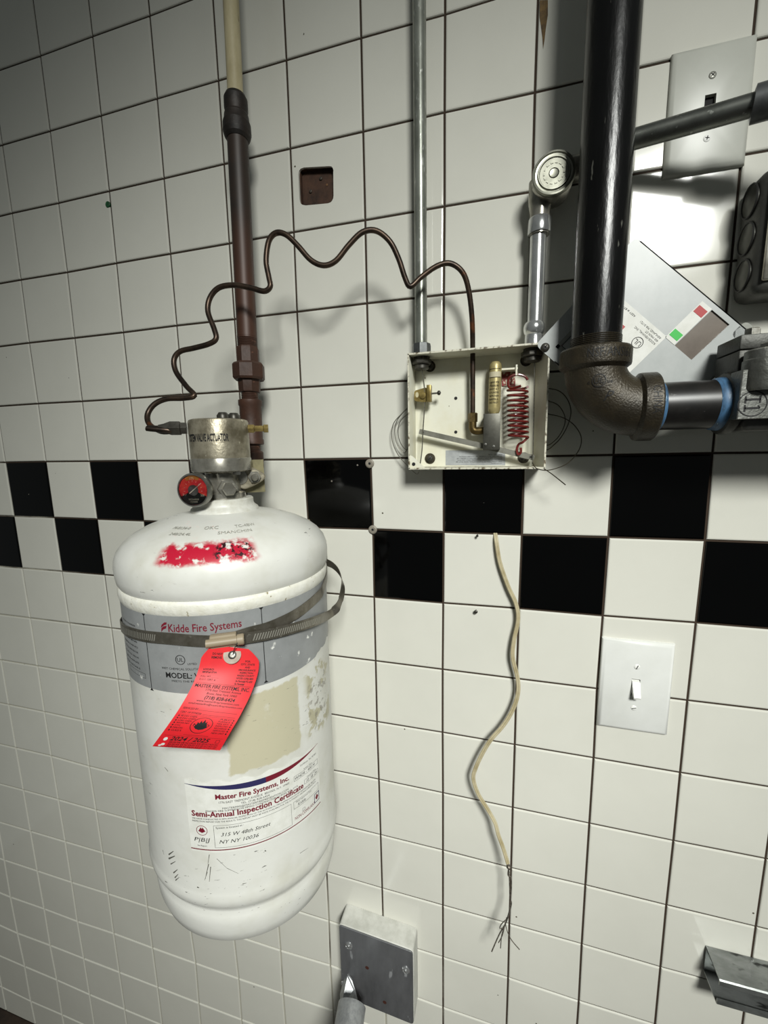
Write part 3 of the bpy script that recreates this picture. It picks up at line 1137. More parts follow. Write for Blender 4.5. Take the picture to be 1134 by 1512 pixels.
tnrm = (CAM - tag_pt(TW / 2, TH / 2)).normalized()
tagr = empty('service_tag', tag_pt(TW / 2, TH), 'bent red paper service tag hung on the hose clamp by wire', 'tag')
tm = MB()
nu, nv = 16, 40
vs, fs = [], []
idx = {}
for j in range(nv + 1):
    for i in range(nu + 1):
        x, y = TW * i / nu, TH * j / nv
        cutx = max(0, .016 - y) * .75          # clipped top corners
        x = min(max(x, cutx), TW - cutx)
        idx[i, j] = len(vs)
        vs.append(tag_pt(x, y))
off = len(vs)
vs += [v - tnrm * .0005 for v in vs]
for j in range(nv):
    for i in range(nu):
        q = (idx[i, j], idx[i + 1, j], idx[i + 1, j + 1], idx[i, j + 1])
        fs.append(q)
        fs.append(tuple(k + off for k in reversed(q)))
rim = [idx[i, 0] for i in range(nu + 1)] + [idx[nu, j] for j in range(1, nv + 1)] + [idx[i, nv] for i in range(nu - 1, -1, -1)] + [idx[0, j] for j in range(nv - 1, 0, -1)]
for k in range(len(rim)):
    a, b = rim[k], rim[(k + 1) % len(rim)]
    fs.append((a, a + off, b + off, b))
tm.add(vs, fs)
card = tm.build('card', mat('tag_red', '#d4242a', .5, 0, '#c91f28', 40), tagr, 50)
tt = MB()
ft = lambda x, y: tag_pt(x, TH - y) + tnrm * .0005        # y up from the bottom edge
put_text(tt, ft, 'DO NOT', .0125, .1230, .0024, width=.012, bold=.02)
put_text(tt, ft, 'REMOVE', .0120, .1190, .0024, width=.012, bold=.02)
for k, (s_, w_) in enumerate((('FOR', .006), ('CITY, STATE', .016), ('AND', .006), ('FIRE INSURANCE', .019), ('INSPECTION', .015))):
    put_text(tt, ft, s_, .055, .1165 - k * .0036, .0022, width=w_, align='c', bold=.02)
put_text(tt, ft, 'HYDRO', .0055, .1050, .0024, bold=.02)
put_text(tt, ft, 'MFSPL# 571A', .0055, .1012, .0024, bold=.02, width=.016)
put_text(tt, ft, 'FULL WT. ______', .0050, .0950, .0024, width=.021)
put_text(tt, ft, 'D.O.T. CERT. #', .0048, .0905, .0024, width=.018)
for k, s_ in enumerate(('NASSAU COUNTY', 'NYCFD COF# 4899', 'Su Permit# FG-459', 'Su Permit#')):
    put_text(tt, ft, s_, .0455, .0985 - k * .0036, .0023, width=.019 if k < 3 else .011, bold=.02)
rect2d(tt, ft, .003, .0862, .065, .0865, 6)
put_text(tt, ft, 'MASTER FIRE SYSTEMS, INC.', TW / 2, .0805, .0044, width=.062, align='c', bold=.01)
put_text(tt, ft, '1776 East Tremont Avenue', TW / 2 + .003, .0768, .0027, width=.040, align='c')
put_text(tt, ft, 'Bronx, New York 10460', TW / 2 + .003, .0727, .0027, width=.034, align='c')
put_text(tt, ft, '(718) 828-6424', TW / 2 + .003, .0672, .0038, width=.034, align='c', bold=.02)
put_text(tt, ft, 'www.masterfireprevention.com', TW / 2 + .003, .0636, .0024, width=.048, align='c')
put_text(tt, ft, 'email:masterfire@masterfireprevention.com', TW / 2 + .002, .0600, .0023, width=.060, align='c')
put_text(tt, ft, 'SERVICED BY', .0035, .0530, .0025, width=.017)
rect2d(tt, ft, .021, .0530, .064, .0533, 6)
put_text(tt, ft, 'CERT. OF FITNESS#', .0035, .0475, .0025, width=.023)
rect2d(tt, ft, .028, .0475, .064, .0478, 6)
rect2d(tt, ft, .003, .0455, .064, .0457, 6)
for k in range(7):
    yy = .0425 - k * .0034
    put_text(tt, ft, ['40 DRY CHEM.', '10 DRY CHEM.', '6 DRY CHEM.', 'WATER MIST', 'CO2', 'HALON', 'CLASS K'][k], .0065, yy, .0020, width=[.018, .018, .015, .014, .006, .010, .011][k])
    put_text(tt, ft, ['ABC', 'PURPLE K', 'FIRE EXT.', 'INSPECTED', 'RECHARGE', 'SERVICED', 'NEW UNIT'][k], .049, yy, .0020, width=.013)
    rect2d(tt, ft, .0036, yy, .0050, yy + .0018)
    rect2d(tt, ft, .0636, yy, .0650, yy + .0018)
ring2d(tt, ft, TW * .5, .0325, .0108, .0114, 30)
fl_ = [(-.0075, -.003), (-.0055, .001), (-.006, .004), (-.0035, .002), (-.0025, .0065), (-.0005, .003), (.001, .0085), (.003, .003), (.0045, .0055), (.005, .001), (.0075, -.003), (.004, -.006), (0, -.007), (-.004, -.006)]
tt.add([ft(TW * .5, .0325)] + [ft(TW * .5 + a * .95, .0325 + b) for a, b in fl_], [(0, k + 1, (k + 1) % len(fl_) + 1) for k in range(len(fl_))])
put_text(tt, ft, 'NAFED', TW * .5, .0305, .0036, align='c', bold=.02, width=.017)
rect2d(tt, ft, .022, .0185, .048, .0188, 5)
rect2d(tt, ft, .0035, .0168, .064, .0170, 6)
put_text(tt, ft, '2024 / 2025', TW / 2 - .002, .0112, .0047, width=.040, align='c', shear=.2, bold=.02)
frame2d(tt, ft, .0585, .0112, .0625, .0150, .0003, 1)
for k in range(3):
    put_text(tt, ft, 'JAN FEB MAR APR MAY JUN JUL AUG SEP OCT NOV DEC', TW / 2 + .004, .0080 - k * .0029, .0021, width=.050, align='c')
tt.build('lettering', ink, card, 0)
hl = MB()
fh = lambda x, y: tag_pt(x, TH - y) + tnrm * .0008
for cx, cy, r in ((.0075, .0125, .0021), (.0085, .0055, .0020), (.0062, .0035, .0016)):
    hl.add([fh(cx, cy)] + [fh(cx + r * math.cos(a * .6283), cy + r * math.sin(a * .6283)) for a in range(10)], [(0, k + 1, (k + 1) % 10 + 1) for k in range(10)])
hl.build('punched_hole', paper, card, 0)
ec = tag_pt(TW * .53, .012)
MB().lathe([(.0085, .0004), (.0085, .0010), (.0050, .0014), (.0032, .0014)], ec, tnrm, 24).build('reinforcing_ring', mat('tag_ring', '#a39587', .6, 0, '#8c7d70', 90), card, 40)
el = MB().lathe([(.0034, .0014), (.0040, .0022), (.0034, .0026), (.0024, .0022), (.0024, .0014)], ec, tnrm, 20)
el.build('eyelet', steel, card, 40)
MB().lathe([(.0024, .0013), (0, .0014)], ec, tnrm, 16).build('eyelet_hole', ink, card, 0)
wv = []
for px, py, o in ((344, 966, .012), (346, 958, .016), (350, 950, .016), (353, 942, .013), (350, 936, .008)):
    t, z = cyl_hit(px, py, TR + o)
    wv.append(on_tank(t, z, TR + o))
MB().tube(wv, .0005, 6, 4).build('tie_wire', steel, tagr)

# ------------------------------------------------------------------ discharge pipe
DX = .4935


def dpz(py, px=355, Y=-.066):
    return P(px, py, Y).z


pt = V((DX + .0015, -.050, dpz(0) + .12))
pb = V((DX, -.0705, dpz(680, 368)))
pax = (pt - pb).normalized()


def dpt(z):
    """point of the pipe's axis at height z"""
    return pb + (pt - pb) * ((z - pb.z) / (pt.z - pb.z))


def seg_lathe(name, m, prof, parent, seg=28, smooth=35, label=None):
    """prof: (radius, pixel row) pairs along the pipe"""
    pr = []
    for r, py in prof:
        z = dpz(py, 352 + py * .022)
        pr.append((r, (z - pb.z) / pax.z))
    pr.sort(key=lambda a: a[1])
    return MB().lathe(pr, pb, pax, seg).build(name, m, parent, smooth, label=label)


dp = empty('discharge_pipe', pb, 'brown steel discharge pipe with union, rising to a cream tube', 'pipe')
MB().lathe([(.0098, (dpz(150) - pb.z)), (.0098, pt.z - pb.z + .42)], pb, pax, 28).build('upper_tube', cream, dp, label='cream painted tube')
seg_lathe('reducer_coupling', blackfit, [(.0100, 127), (.0125, 129), (.0147, 135), (.0149, 150), (.0140, 156), (.0140, 158), (.0152, 161), (.0158, 168), (.0174, 174), (.0178, 187), (.0163, 194), (.0138, 199)], dp, smooth=14, label='black reducing coupling')
runm = mat('pipe_dark_to_rust', '#28211c', .5, .1, '#35271e', 18, c3='#8a8478', scale3=90, t3=.80)
rn, rl = runm.node_tree.nodes, runm.node_tree.links
rg_ = rn.new('ShaderNodeNewGeometry')
rs_ = rn.new('ShaderNodeSeparateXYZ')
rl.new(rg_.outputs['Position'], rs_.inputs[0])
rz_ = rn.new('ShaderNodeTexNoise')
rz_.inputs['Scale'].default_value = 25
rl.new(rg_.outputs['Position'], rz_.inputs['Vector'])
rq = mth('ADD', rs_.outputs['Z'], mth('MULTIPLY', rz_.outputs['Fac'], .05, None, rn, rl), None, rn, rl)
rm_ = rn.new('ShaderNodeMapRange')
rl.new(rq, rm_.inputs[0])
rm_.inputs[1].default_value = dpz(300) + .025
rm_.inputs[2].default_value = dpz(410) + .025
rx_ = rn.new('ShaderNodeMix')
rx_.data_type = 'RGBA'
rl.new(rm_.outputs[0], rx_.inputs[0])
rb_ = rn['Principled BSDF']
rl.new(rb_.inputs['Base Color'].links[0].from_socket, rx_.inputs[6])
rx_.inputs[7].default_value = srgb('#432a1e')
rl.new(rx_.outputs[2], rb_.inputs['Base Color'])
seg_lathe('pipe_run', runm, [(.0132, 192), (.0132, 500)], dp)
thr = []
for k in range(9):
    thr += [(.0134, 498 + k * 2.4), (.0126, 499.2 + k * 2.4)]
seg_lathe('thread', rustpipe, thr, dp)
seg_lathe('union_collar', rustpipe, [(.0140, 513), (.0152, 516), (.0152, 540), (.0140, 541)], dp, 8, 30)
seg_lathe('union_nut', rustpipe, [(.0195, 537), (.0218, 540), (.0218, 559), (.0200, 562)], dp, 8, 30)
seg_lathe('union_tail', rustpipe, [(.0155, 560), (.0148, 578), (.0140, 580)], dp, 8, 30)
thr = []
for k in range(6):
    thr += [(.0118, 578 + k * 2.4), (.0110, 579.2 + k * 2.4)]
seg_lathe('thread', rustpipe, thr, dp)
seg_lathe('coupling', rustpipe, [(.0140, 591), (.0162, 592), (.0162, 599), (.0150, 601), (.0150, 648), (.0162, 650), (.0162, 656), (.0140, 657)], dp)
thr = []
for k in range(5):
    thr += [(.0118, 655 + k * 2.6), (.0110, 656.3 + k * 2.6)]
seg_lathe('thread', rustpipe, thr, dp)
seg_lathe('elbow_socket', rustpipe, [(.0130, 666), (.0148, 668), (.0148, 690), (.0120, 700)], dp)
ez = dpz(700, 368)
MB().tube([dpt(ez), dpt(ez) + V((.002, -.004, -.008)), fc + V((-.012, .022, -.002)), fc - od * .009], .0118, 16, 5).build('elbow', rustpipe, dp)
pc_ = fc - od * .0085 + ou * .004
pl = [pc_ + ou * a + V((0, 0, b)) for a, b in ((-.020, .021), (.022, .021), (.022, -.021), (-.020, -.021))]
MB().prism(pl, od * -.004).build('flange_plate', mat('olive_plate', '#7d7759', .5, .5, '#5f5a42', 40), dp, 0, label='square olive flange plate')

# ------------------------------------------------------------------ release box
BY = -.045
bw0, bw1, bz0, bz1 = .7155, .8855, -.0135, .1340
rb = empty('release_box', ((bw0 + bw1) / 2, -.02, bz0), 'open cream enamelled mechanical release box with chipped edges on wall', 'control box')
tk_ = .0016
MB().box(((bw0 + bw1) / 2, -.0014, (bz0 + bz1) / 2), (bw1 - bw0 - .001, .0022, bz1 - bz0 - .001)).build('back_panel', boxpaint, rb, 0)
MB().box((bw0, BY / 2, (bz0 + bz1) / 2), (tk_, -BY, bz1 - bz0), bev=.0004).build('side_panel', boxpaint, rb, 30)
# right hand side slopes a little to the back
MB().prism([V((bw1, BY, bz0)), V((bw1, BY, bz1)), V((bw1 - .011, -.002, bz1)), V((bw1 - .011, -.002, bz0))], (tk_, 0, 0)).build('side_panel', boxpaint, rb, 0)
MB().box(((bw0 + bw1) / 2, BY / 2, bz0), (bw1 - bw0, -BY, tk_), bev=.0004).build('bottom_panel', boxedge, rb, 30)
MB().box(((bw0 + bw1) / 2, BY / 2, bz1), (bw1 - bw0, -BY, tk_), bev=.0004).build('top_panel', boxpaint, rb, 30)
for a, b, c_ in (((bw0 + bw1) / 2, bz0, 1), ((bw0 + bw1) / 2, bz1, 1)):
    MB().box((a, BY, b), (bw1 - bw0 + .0016, .0010, .0022)).build('chipped_rim', boxedge, rb, 0)
for a in (bw0, bw1 + .0008):
    MB().box((a, BY, (bz0 + bz1) / 2), (.0020, .0010, bz1 - bz0)).build('chipped_rim', boxedge, rb, 0)
# corner gusset with screw hole, lower left; upper right is behind the lid
gp = [V((bw0 + .0008, BY + .001, bz0 + .001)), V((bw0 + .0215, BY + .001, bz0 + .001)), V((bw0 + .0175, BY + .001, bz0 + .004)), V((bw0 + .0045, BY + .001, bz0 + .0165)), V((bw0 + .0008, BY + .001, bz0 + .018))]
MB().prism(gp, (0, .0012, 0)).build('corner_tab', boxpaint, rb, 0)
MB().lathe([(.0024, 0), (.0024, .0003), (0, .0003)], V((bw0 + .0058, BY + .0009, bz0 + .0060)), (0, -1, 0), 14).build('screw_hole', ink, rb, 0)
for px, py in ((635, 541), (777, 532), (635, 677), (773, 676)):
    c_ = P(px, py, -.003)
    MB().lathe([(.0075, 0), (.0075, .0006), (.004, .0008)], c_, (0, -1, 0), 20).build('washer', mat('washer_dark', '#4d4638', .5, .6, '#2a261f', 90), rb, 35)
    screw(rb, c_ + V((0, -.0008, 0)), (0, -1, 0), .0048, darksteel, (.7, 0, .7), h=.003)
for px, py in ((673, 588), (673, 638)):
    MB().lathe([(.0022, 0), (.0022, .0003), (0, .0003)], P(px, py, -.0026), (0, -1, 0), 14).build('drilled_hole', ink, rb, 0)
# instruction plate (upside down print)
ip = [P(658, 665, -.0030), P(746, 665, -.0030), P(746, 687, -.0030), P(658, 687, -.0030)]
ipo = MB().prism(ip, (0, .0006, 0)).build('instruction_label', mat('label_foil', '#a6a9aa', .45, .1, '#96999a', 80), rb, 0)
it = MB()
io, iu, iv = ip[2], (ip[3] - ip[2]).normalized(), V((0, 0, -1))
fi = lambda x, y: V((ip[1].x - .002 - x, -.0032, bz0 + .0035 - (y - .0)))
for k, s_ in enumerate(('WARNING', 'THE OPERATION OF THIS CONTROL HEAD MUST BE', 'CHECKED BY TRAINED PERSONNEL ONLY. DO NOT', 'REMOVE THE CABLE WHILE SYSTEM IS ARMED OR', 'ATTACHED TO CYLINDER. SEE OWNERS MANUAL', 'PART NO. A100')):
    put_text(it, fi, s_, .002, -.0016 - k * .0024, .0014, width=[.014, .062, .060, .061, .058, .018][k])
it.build('lettering', ink, ipo, 0)
# conduit connectors in the top
CLX, CLY = .7290, -.0235
CRX, CRY = .8690, -.0225
for nm, X, Y, m in (('connector_locknut', CLX, CLY, darksteel), ('connector_locknut', CRX, CRY, darksteel)):
    MB().lathe([(.0125, bz1 - .0105), (.0135, bz1 - .009), (.0135, bz1 - .0045), (.0110, bz1 - .0035), (.0110, bz1)], (X, Y, 0), (0, 0, 1), 10).build(nm, m, rb, 30)
    MB().lathe([(.0088, bz1 - .0165), (.0098, bz1 - .0155), (.0098, bz1 - .0095)], (X, Y, 0), (0, 0, 1), 16).build('connector_thread', m, rb, 30)
# lever arm
la, lb2 = P(619, 637, -.020), P(789, 676, -.020)
ld_ = (lb2 - la).normalized()
lu = V((-ld_.z, 0, ld_.x))
MB().prism(round_poly([la - lu * .0035, lb2 - lu * .0035, lb2 + lu * .0035, la + lu * .0035], .001, 2), (0, .0022, 0)).build('lever_arm', mat('lever_steel', '#7b7a70', .45, .25, '#67665c', 60), rb, 0, label='bare metal lever arm')
for f in (.035, .97):
    q = la.lerp(lb2, f) + V((0, -.0002, 0))
    MB().lathe([(.0014, 0), (.0014, .0003), (0, .0003)], q, (0, -1, 0), 10).build('lever_hole', ink, rb, 0)
# puncture block with gas cartridge
bc0, bc1 = P(714.5, 612, -.020), P(738, 664, -.020)
MB().box(((bc0.x + bc1.x) / 2, -.0195, (bc0.z + bc1.z) / 2), (bc1.x - bc0.x, .026, bc0.z - bc1.z), bev=.0006).build('puncture_block', mat('block_zinc', '#57564f', .45, .7, '#45443d', 60), rb, 30)
for px, py in ((717, 656), (729, 659)):
    MB().lathe([(.0016, 0), (.0016, .0006), (0, .0008)], P(px, py, -.0327), (0, -1, 0), 12).build('block_pin', steel, rb, 30)
ct, cb2 = P(732, 533, -.021), P(729.5, 611, -.021)
ch = ct.z - cb2.z
cart = MB().lathe([(.0058, 0), (.0075, .004), (.0078, .008), (.0078, ch - .009), (.0072, ch - .004), (.0050, ch - .001), (0, ch)], cb2, (ct - cb2), 28)
co = cart.build('gas_cartridge', mat('cartridge_gold', '#b5a878', .4, .45, '#9c8e5e', 90, c3='#5d5030', scale3=260, t3=.66), rb, 40, label='gold gas cartridge with black print')
ctx = MB()


def fcart(x, y):
    a = R_(-95) + x / .0080
    return V((cb2.x + (ct.x - cb2.x) * y / ch + .0080 * math.cos(a), -.021 + .0080 * math.sin(a), cb2.z + y))


for k, s_ in enumerate(('DO NOT', 'REFILL', 'NITROGEN', 'CYLINDER', 'DOT E-7', 'PRESSURE', '1800 PSI')):
    put_text(ctx, fcart, s_, 0, .0125 + k * .0042, .0022, width=.0125, align='c', bold=.02)
for yy in (.0445, .055):
    rect2d(ctx, fcart, -.008, yy, .008, yy + .0008, 8)
ctx.build('lettering', mat('ink_brown', '#2e2614', .6), co, 0)
bp2 = MB()
rect2d(bp2, fcart, -.009, .0455, .009, .0520, 8)
bp2.build('paper_band', mat('band_pale', '#b9b196', .6), co, 0)
# spring bracket and extension spring
q0, q1, q2 = P(741, 547, -.012), P(762, 545, -.020), P(762, 556, -.022)
MB().box(((q0.x + q1.x) / 2, -.012, q0.z), (q1.x - q0.x + .004, .018, .0022)).build('spring_bracket', boxpaint, rb, 0)
MB().box((q1.x + .0005, -.021, q0.z - .0025), (.002, .006, .013)).build('spring_bracket', boxpaint, rb, 0)
MB().prism([P(741, 549, -.004), P(761, 549, -.004), P(761, 570, -.004), P(741, 570, -.004)], (0, .001, 0)).build('red_decal', mat('decal_red', '#7e2c26', .6, 0, '#b9b09a', 160, .52, .56), rb, 0)
sp0, sp1_ = P(764, 572, -.022), P(765, 646, -.022)
helix = []
tw = 10
for k in range(tw * 16 + 1):
    f = k / (tw * 16)
    a = 2 * math.pi * tw * f
    c_ = sp0.lerp(sp1_, f)
    helix.append(c_ + V((.0122 * math.cos(a), .0122 * math.sin(a) * .85, 0)))
top_hook = [P(779, 561, -.020), P(775, 556, -.021), P(765, 553, -.022), P(754, 556, -.022), P(750, 564, -.022), P(752, 572, -.022), P(758, 573, -.026), P(769, 570, -.030)]
bot_hook = [helix[-1], P(772, 653, -.026), P(766, 656, -.022), P(763, 664, -.022), P(765, 671, -.0225), P(769, 668, -.0235), P(769, 661, -.0235)]
MB().tube(spline(top_hook, 4), .0016, 8).build('spring_hook', springred, rb)
MB().tube(helix, .0016, 8).build('extension_spring', springred, rb, label='red painted coil spring')
MB().tube(spline(bot_hook, 4), .0016, 8).build('spring_hook', springred, rb)
# copper pilot tube fitting
fz = P(699, 620, -.020)
MB().lathe([(.0062, -.001), (.0062, .010), (.005, .011)], P(698, 622, -.020), (0, 0, 1), 6).build('compression_nut', mat('old_brass', '#6b5a34', .42, .8, '#4a3d22', 80), rb, 30)
MB().tube([P(698, 622, -.020), P(698, 632, -.020), P(701, 636, -.020), P(708, 636, -.020), P(715, 635, -.020)], .0052, 12, 3).build('compression_elbow', mat('old_brass', '#6b5a34'), rb)
# brass cable clamp
k0 = P(626, 583, -.020)
kp = round_poly([k0 + V((a, 0, b)) for a, b in ((-.0135, .006), (.004, .010), (.004, -.010), (-.0135, -.0075))], .003, 3)
MB().prism(kp, (0, .004, 0)).build('cable_clamp', brass, rb, 30, label='brass cable clamp')
MB().box(k0 + V((.0075, -.001, .001)), (.006, .010, .022), bev=.0006).build('cable_clamp_block', brass, rb, 30)
MB().prism([k0 + V((-.0095 + .0022 * math.cos(a * .524), -.0003, .0005 + .0036 * math.sin(a * .524))) for a in range(12)], (0, .0003, 0)).build('clamp_eye', mat('eye_pale', '#b5ad8c', .6), rb, 0)
MB().lathe([(.0042, 0), (.0042, .0018), (0, .0022)], k0 + V((-.0015, -.0001, -.001)), (0, -1, 0), 16).build('clamp_rivet', brass, rb, 30)
MB().tube([k0 + V((.009, -.001, .001)), k0 + V((.0185, -.001, .0012))], .0013, 8).build('clamp_screw_stem', nickel2, rb)
MB().lathe([(0, -.003), (.0028, -.0015), (.0032, 0), (.0028, .0015), (0, .003)], k0 + V((.0205, -.001, .0014)), (1, 0, 0), 14).build('clamp_screw_head', darksteel, rb)
# tension cables
cab = mat('steel_cable', '#8f8d83', .4, .8, '#6a675c', 500)
MB().tube([V((CLX, CLY, bz1 - .016)), k0 + V((.001, .001, 0)), la.lerp(lb2, .035) + V((0, -.0014, 0)), P(623, 665, -.022), P(620, 688, -.026)], .0009, 6, 5).build('tension_cable', cab, rb)
MB().tube([V((CRX + .0028, CRY, bz1 - .016)), P(789, 560, -.022), P(788, 620, -.022), P(787, 668, -.022), P(786, 685, -.026)], .0007, 6, 4).build('tension_cable', cab, rb)

# coils of spare cable either side of the box
sw = MB()
lp = [P(620, 690, -.030), P(616, 700, -.026), P(606, 692, -.018), P(588, 672, -.014), P(579, 650, -.012), P(580, 628, -.012), P(592, 612, -.014), P(606, 603, -.012), P(608, 640, -.008), P(598, 668, -.008), P(586, 655, -.010), P(583, 635, -.012), P(588, 618, -.013), P(604, 606, -.014), P(608, 650, -.008), P(600, 664, -.010), P(589, 648, -.011), P(590, 624, -.012), P(606, 608, -.012)]
MB().tube(lp, .0006, 6, 6).build('spare_cable', cab, None, label='coil of thin steel cable poking out beside the brass clamp side of the box', cat='cable')
lp = [P(786, 683, -.0475), P(793, 692, -.049), P(812, 694, -.046), P(838, 684, -.040), P(855, 664, -.034), P(858, 645, -.030), P(848, 628, -.026), P(832, 617, -.022), P(812, 612, -.017), P(800, 612, -.008), P(805, 655, -.006), P(820, 650, -.016), P(832, 632, -.020), P(834, 615, -.020), P(825, 599, -.018), P(812, 593, -.012), P(802, 593, -.006), P(804, 660, -.005), P(820, 655, -.014), P(835, 635, -.017), P(843, 610, -.018), P(838, 590, -.016), P(825, 577, -.012), P(806, 573, -.006)]
MB().tube(lp, .0006, 6, 6).build('spare_cable', mat('dark_cable', '#4c4638', .45, .7), None, label='looped thin dark cable at the spring side of the release box', cat='cable')
MB().tube([P(803, 692, -.047), P(815, 700, -.047), P(835, 716, -.044)], .0007, 6, 3).build('cable_end', mat('dark_cable', '#4c4638'), None, label='short straight cut cable end sticking out under the release box', cat='cable')

# ------------------------------------------------------------------ conduits into the box
cl = empty('conduit', (CLX, CLY, bz1), 'thin straight galvanised conduit rising from the brass clamp corner of the release box', 'conduit')
topz = 1.16
MB().lathe([(.0080, bz1 + .012), (.0080, topz)], (CLX - .0003, CLY, 0), (0, 0, 1), 24).build('tube', emt, cl)
MB().lathe([(.0108, bz1 + .001), (.0125, bz1 + .002), (.0125, bz1 + .0125), (.0118, bz1 + .016), (.0086, bz1 + .017)], (CLX, CLY, 0), (0, 0, 1), 8).build('connector', mat('connector_grey', '#5a5c5c', .4, .6, '#474949', 60), cl, 30)
for z in (.62,):
    MB().box((CLX, -.0075, z), (.03, .015, .012), bev=.002).build('strap', emt, cl, 30)

pulley = empty('corner_pulley', (.8838, -.02, .29), 'round chromed corner pulley joining two conduits above the release box', 'pulley')
pcx = V((.8838, -.036, .3145))
MB().lathe([(.0225, 0), (.0225, .026), (.0215, .028)], pcx + V((0, .020, 0)), (0, -1, 0), 40).build('housing', nickel2, pulley, 35)
MB().lathe([(.0228, .026), (.0232, .0285), (.0222, .031), (.0205, .0312), (.0198, .0296), (.0178, .0294), (.0168, .0312), (.0158, .0312), (.0150, .0298), (.0055, .0298), (.0048, .0310), (.0044, .0300), (0, .0295)], pcx + V((0, .020, 0)), (0, -1, 0), 48).build('cover', mat('cover_zinc', '#86867b', .34, .8, '#6c6c62', 60), pulley, 30, label='round ribbed cover of the pulley')
for k in range(14):
    a = 2 * math.pi * k / 14
    q = pcx + V((.0105 * math.cos(a), -.0099, .0105 * math.sin(a)))
    MB().box(q, (.0016, .0010, .0028), Matrix.Rotation(-a, 3, 'Y')).build('raised_mark', mat('cover_zinc', '#a3a397'), pulley, 0)
MB().lathe([(.0115, .262), (.0115, .285), (.0135, .297), (.0135, .320)], (CRX + .003, CRY, 0), (0, 0, 1), 28).build('lower_neck', nickel2, pulley, 35)
MB().lathe([(.0128, .2635), (.0132, .2650), (.0132, .2790), (.0122, .2805)], (CRX + .003, CRY, 0), (0, 0, 1), 28).build('lower_ferrule', chrome, pulley, 35)
MB().lathe([(.0135, 0), (.0135, .022), (.0115, .024), (.0115, .040)], V((.893, CRY, .327)), (1, 0, 0), 28).build('side_neck', nickel2, pulley, 35)

cr = empty('chrome_conduit', (CRX, CRY, bz1), 'short chrome conduit between the round pulley and the release box', 'conduit')
MB().lathe([(.0092, bz1 + .020), (.0092, .266)], (CRX + .002, CRY, 0), (0, 0, 1), 28).build('tube', chrome, cr)
MB().lathe([(.0100, bz1 + .0005), (.0108, bz1 + .001), (.0108, bz1 + .014), (.0100, bz1 + .0155), (.0118, bz1 + .018), (.0126, bz1 + .022), (.0122, bz1 + .027), (.0104, bz1 + .030), (.0094, bz1 + .0305)], (CRX + .001, CRY, 0), (0, 0, 1), 28).build('connector', chrome, cr, 30)

ha, hb_ = P(935, 206, -.036), P(1112, 155, -.068)
hd = (hb_ - ha).normalized()
ha2 = V((.925, CRY - .008, ha.z - (ha.x - .925) * hd.z / hd.x))
hz = empty('horizontal_conduit', ha2, 'grey conduit running from the corner pulley behind black pipe across the wall plate', 'conduit')
MB().tube([ha2, ha, hb_, hb_ + hd * .42], .0098, 24).build('tube', mat('conduit_grey', '#6f716c', .36, .85, '#585a55', 40, c3='#8d8f89', scale3=160, t3=.66), hz)
MB().lathe([(.0105, 0), (.0150, .001), (.0150, .018), (.0135, .020), (.0155, .022), (.0155, .040), (.0110, .042)], hb_ - hd * .001, hd, 24).build('coupling', mat('connector_grey', '#5a5c5c'), hz, 30)

# ------------------------------------------------------------------ gas pipe
GX, GYp, GR = .9285, -.085, .0243
EZ = .0520
gp_ = empty('gas_pipe', (GX, GYp, EZ), 'thick black painted gas pipe with cast elbow beside the release box', 'pipe')
MB().lathe([(GR, .112), (GR, 1.16)], (GX, GYp, 0), (0, 0, 1), 48).build('riser', blackpipe, gp_)
thr = []
for k in range(6):
    thr += [(.0250, .1165 + k * .0018), (.0240, .1174 + k * .0018)]
MB().lathe(thr, (GX, GYp, 0), (0, 0, 1), 40).build('thread', castblack, gp_)
BR = .046
bc = V((GX + BR, GYp, EZ + BR))
epts = []
for k in range(15):
    a = math.pi + (math.pi / 2) * k / 14
    epts.append(bc + V((BR * math.cos(a), 0, BR * math.sin(a))))
ER = .0300
elb = MB().tube(epts, ER, 40).build('elbow', castblack, gp_, 40, label='cast iron elbow with raised marks')
MB().lathe([(.0300, EZ + BR - .006), (.0348, EZ + BR - .002), (.0352, EZ + BR), (.0352, EZ + BR + .014), (.0340, EZ + BR + .016), (.0262, EZ + BR + .0165)], (GX, GYp, 0), (0, 0, 1), 48).build('collar', castblack, elb, 30)
MB().lathe([(.0300, -.006), (.0348, -.003), (.0352, -.001), (.0352, .0115), (.0340, .013), (.0262, .0135)], V((GX + BR, GYp, EZ)), (1, 0, 0), 48).build('collar', castblack, elb, 30)
et = MB()


def f_el(x, z):
    X, Z = GX + x, EZ + z
    rho = math.hypot(X - bc.x, Z - bc.z)
    d = rho - BR
    return V((X, GYp - math.sqrt(max(1e-6, (ER + .0005) ** 2 - d * d)), Z))


def f_col(x, y):
    a = R_(-112) + x / .0356
    return V((GX + .0356 * math.cos(a), GYp + .0356 * math.sin(a), EZ + BR + y))


def f_col2(x, y):
    """lettering running round the outlet collar"""
    a = R_(-2) + x / .0356
    return V((GX + BR + y, GYp - .0356 * math.cos(a), EZ - .0356 * math.sin(a)))


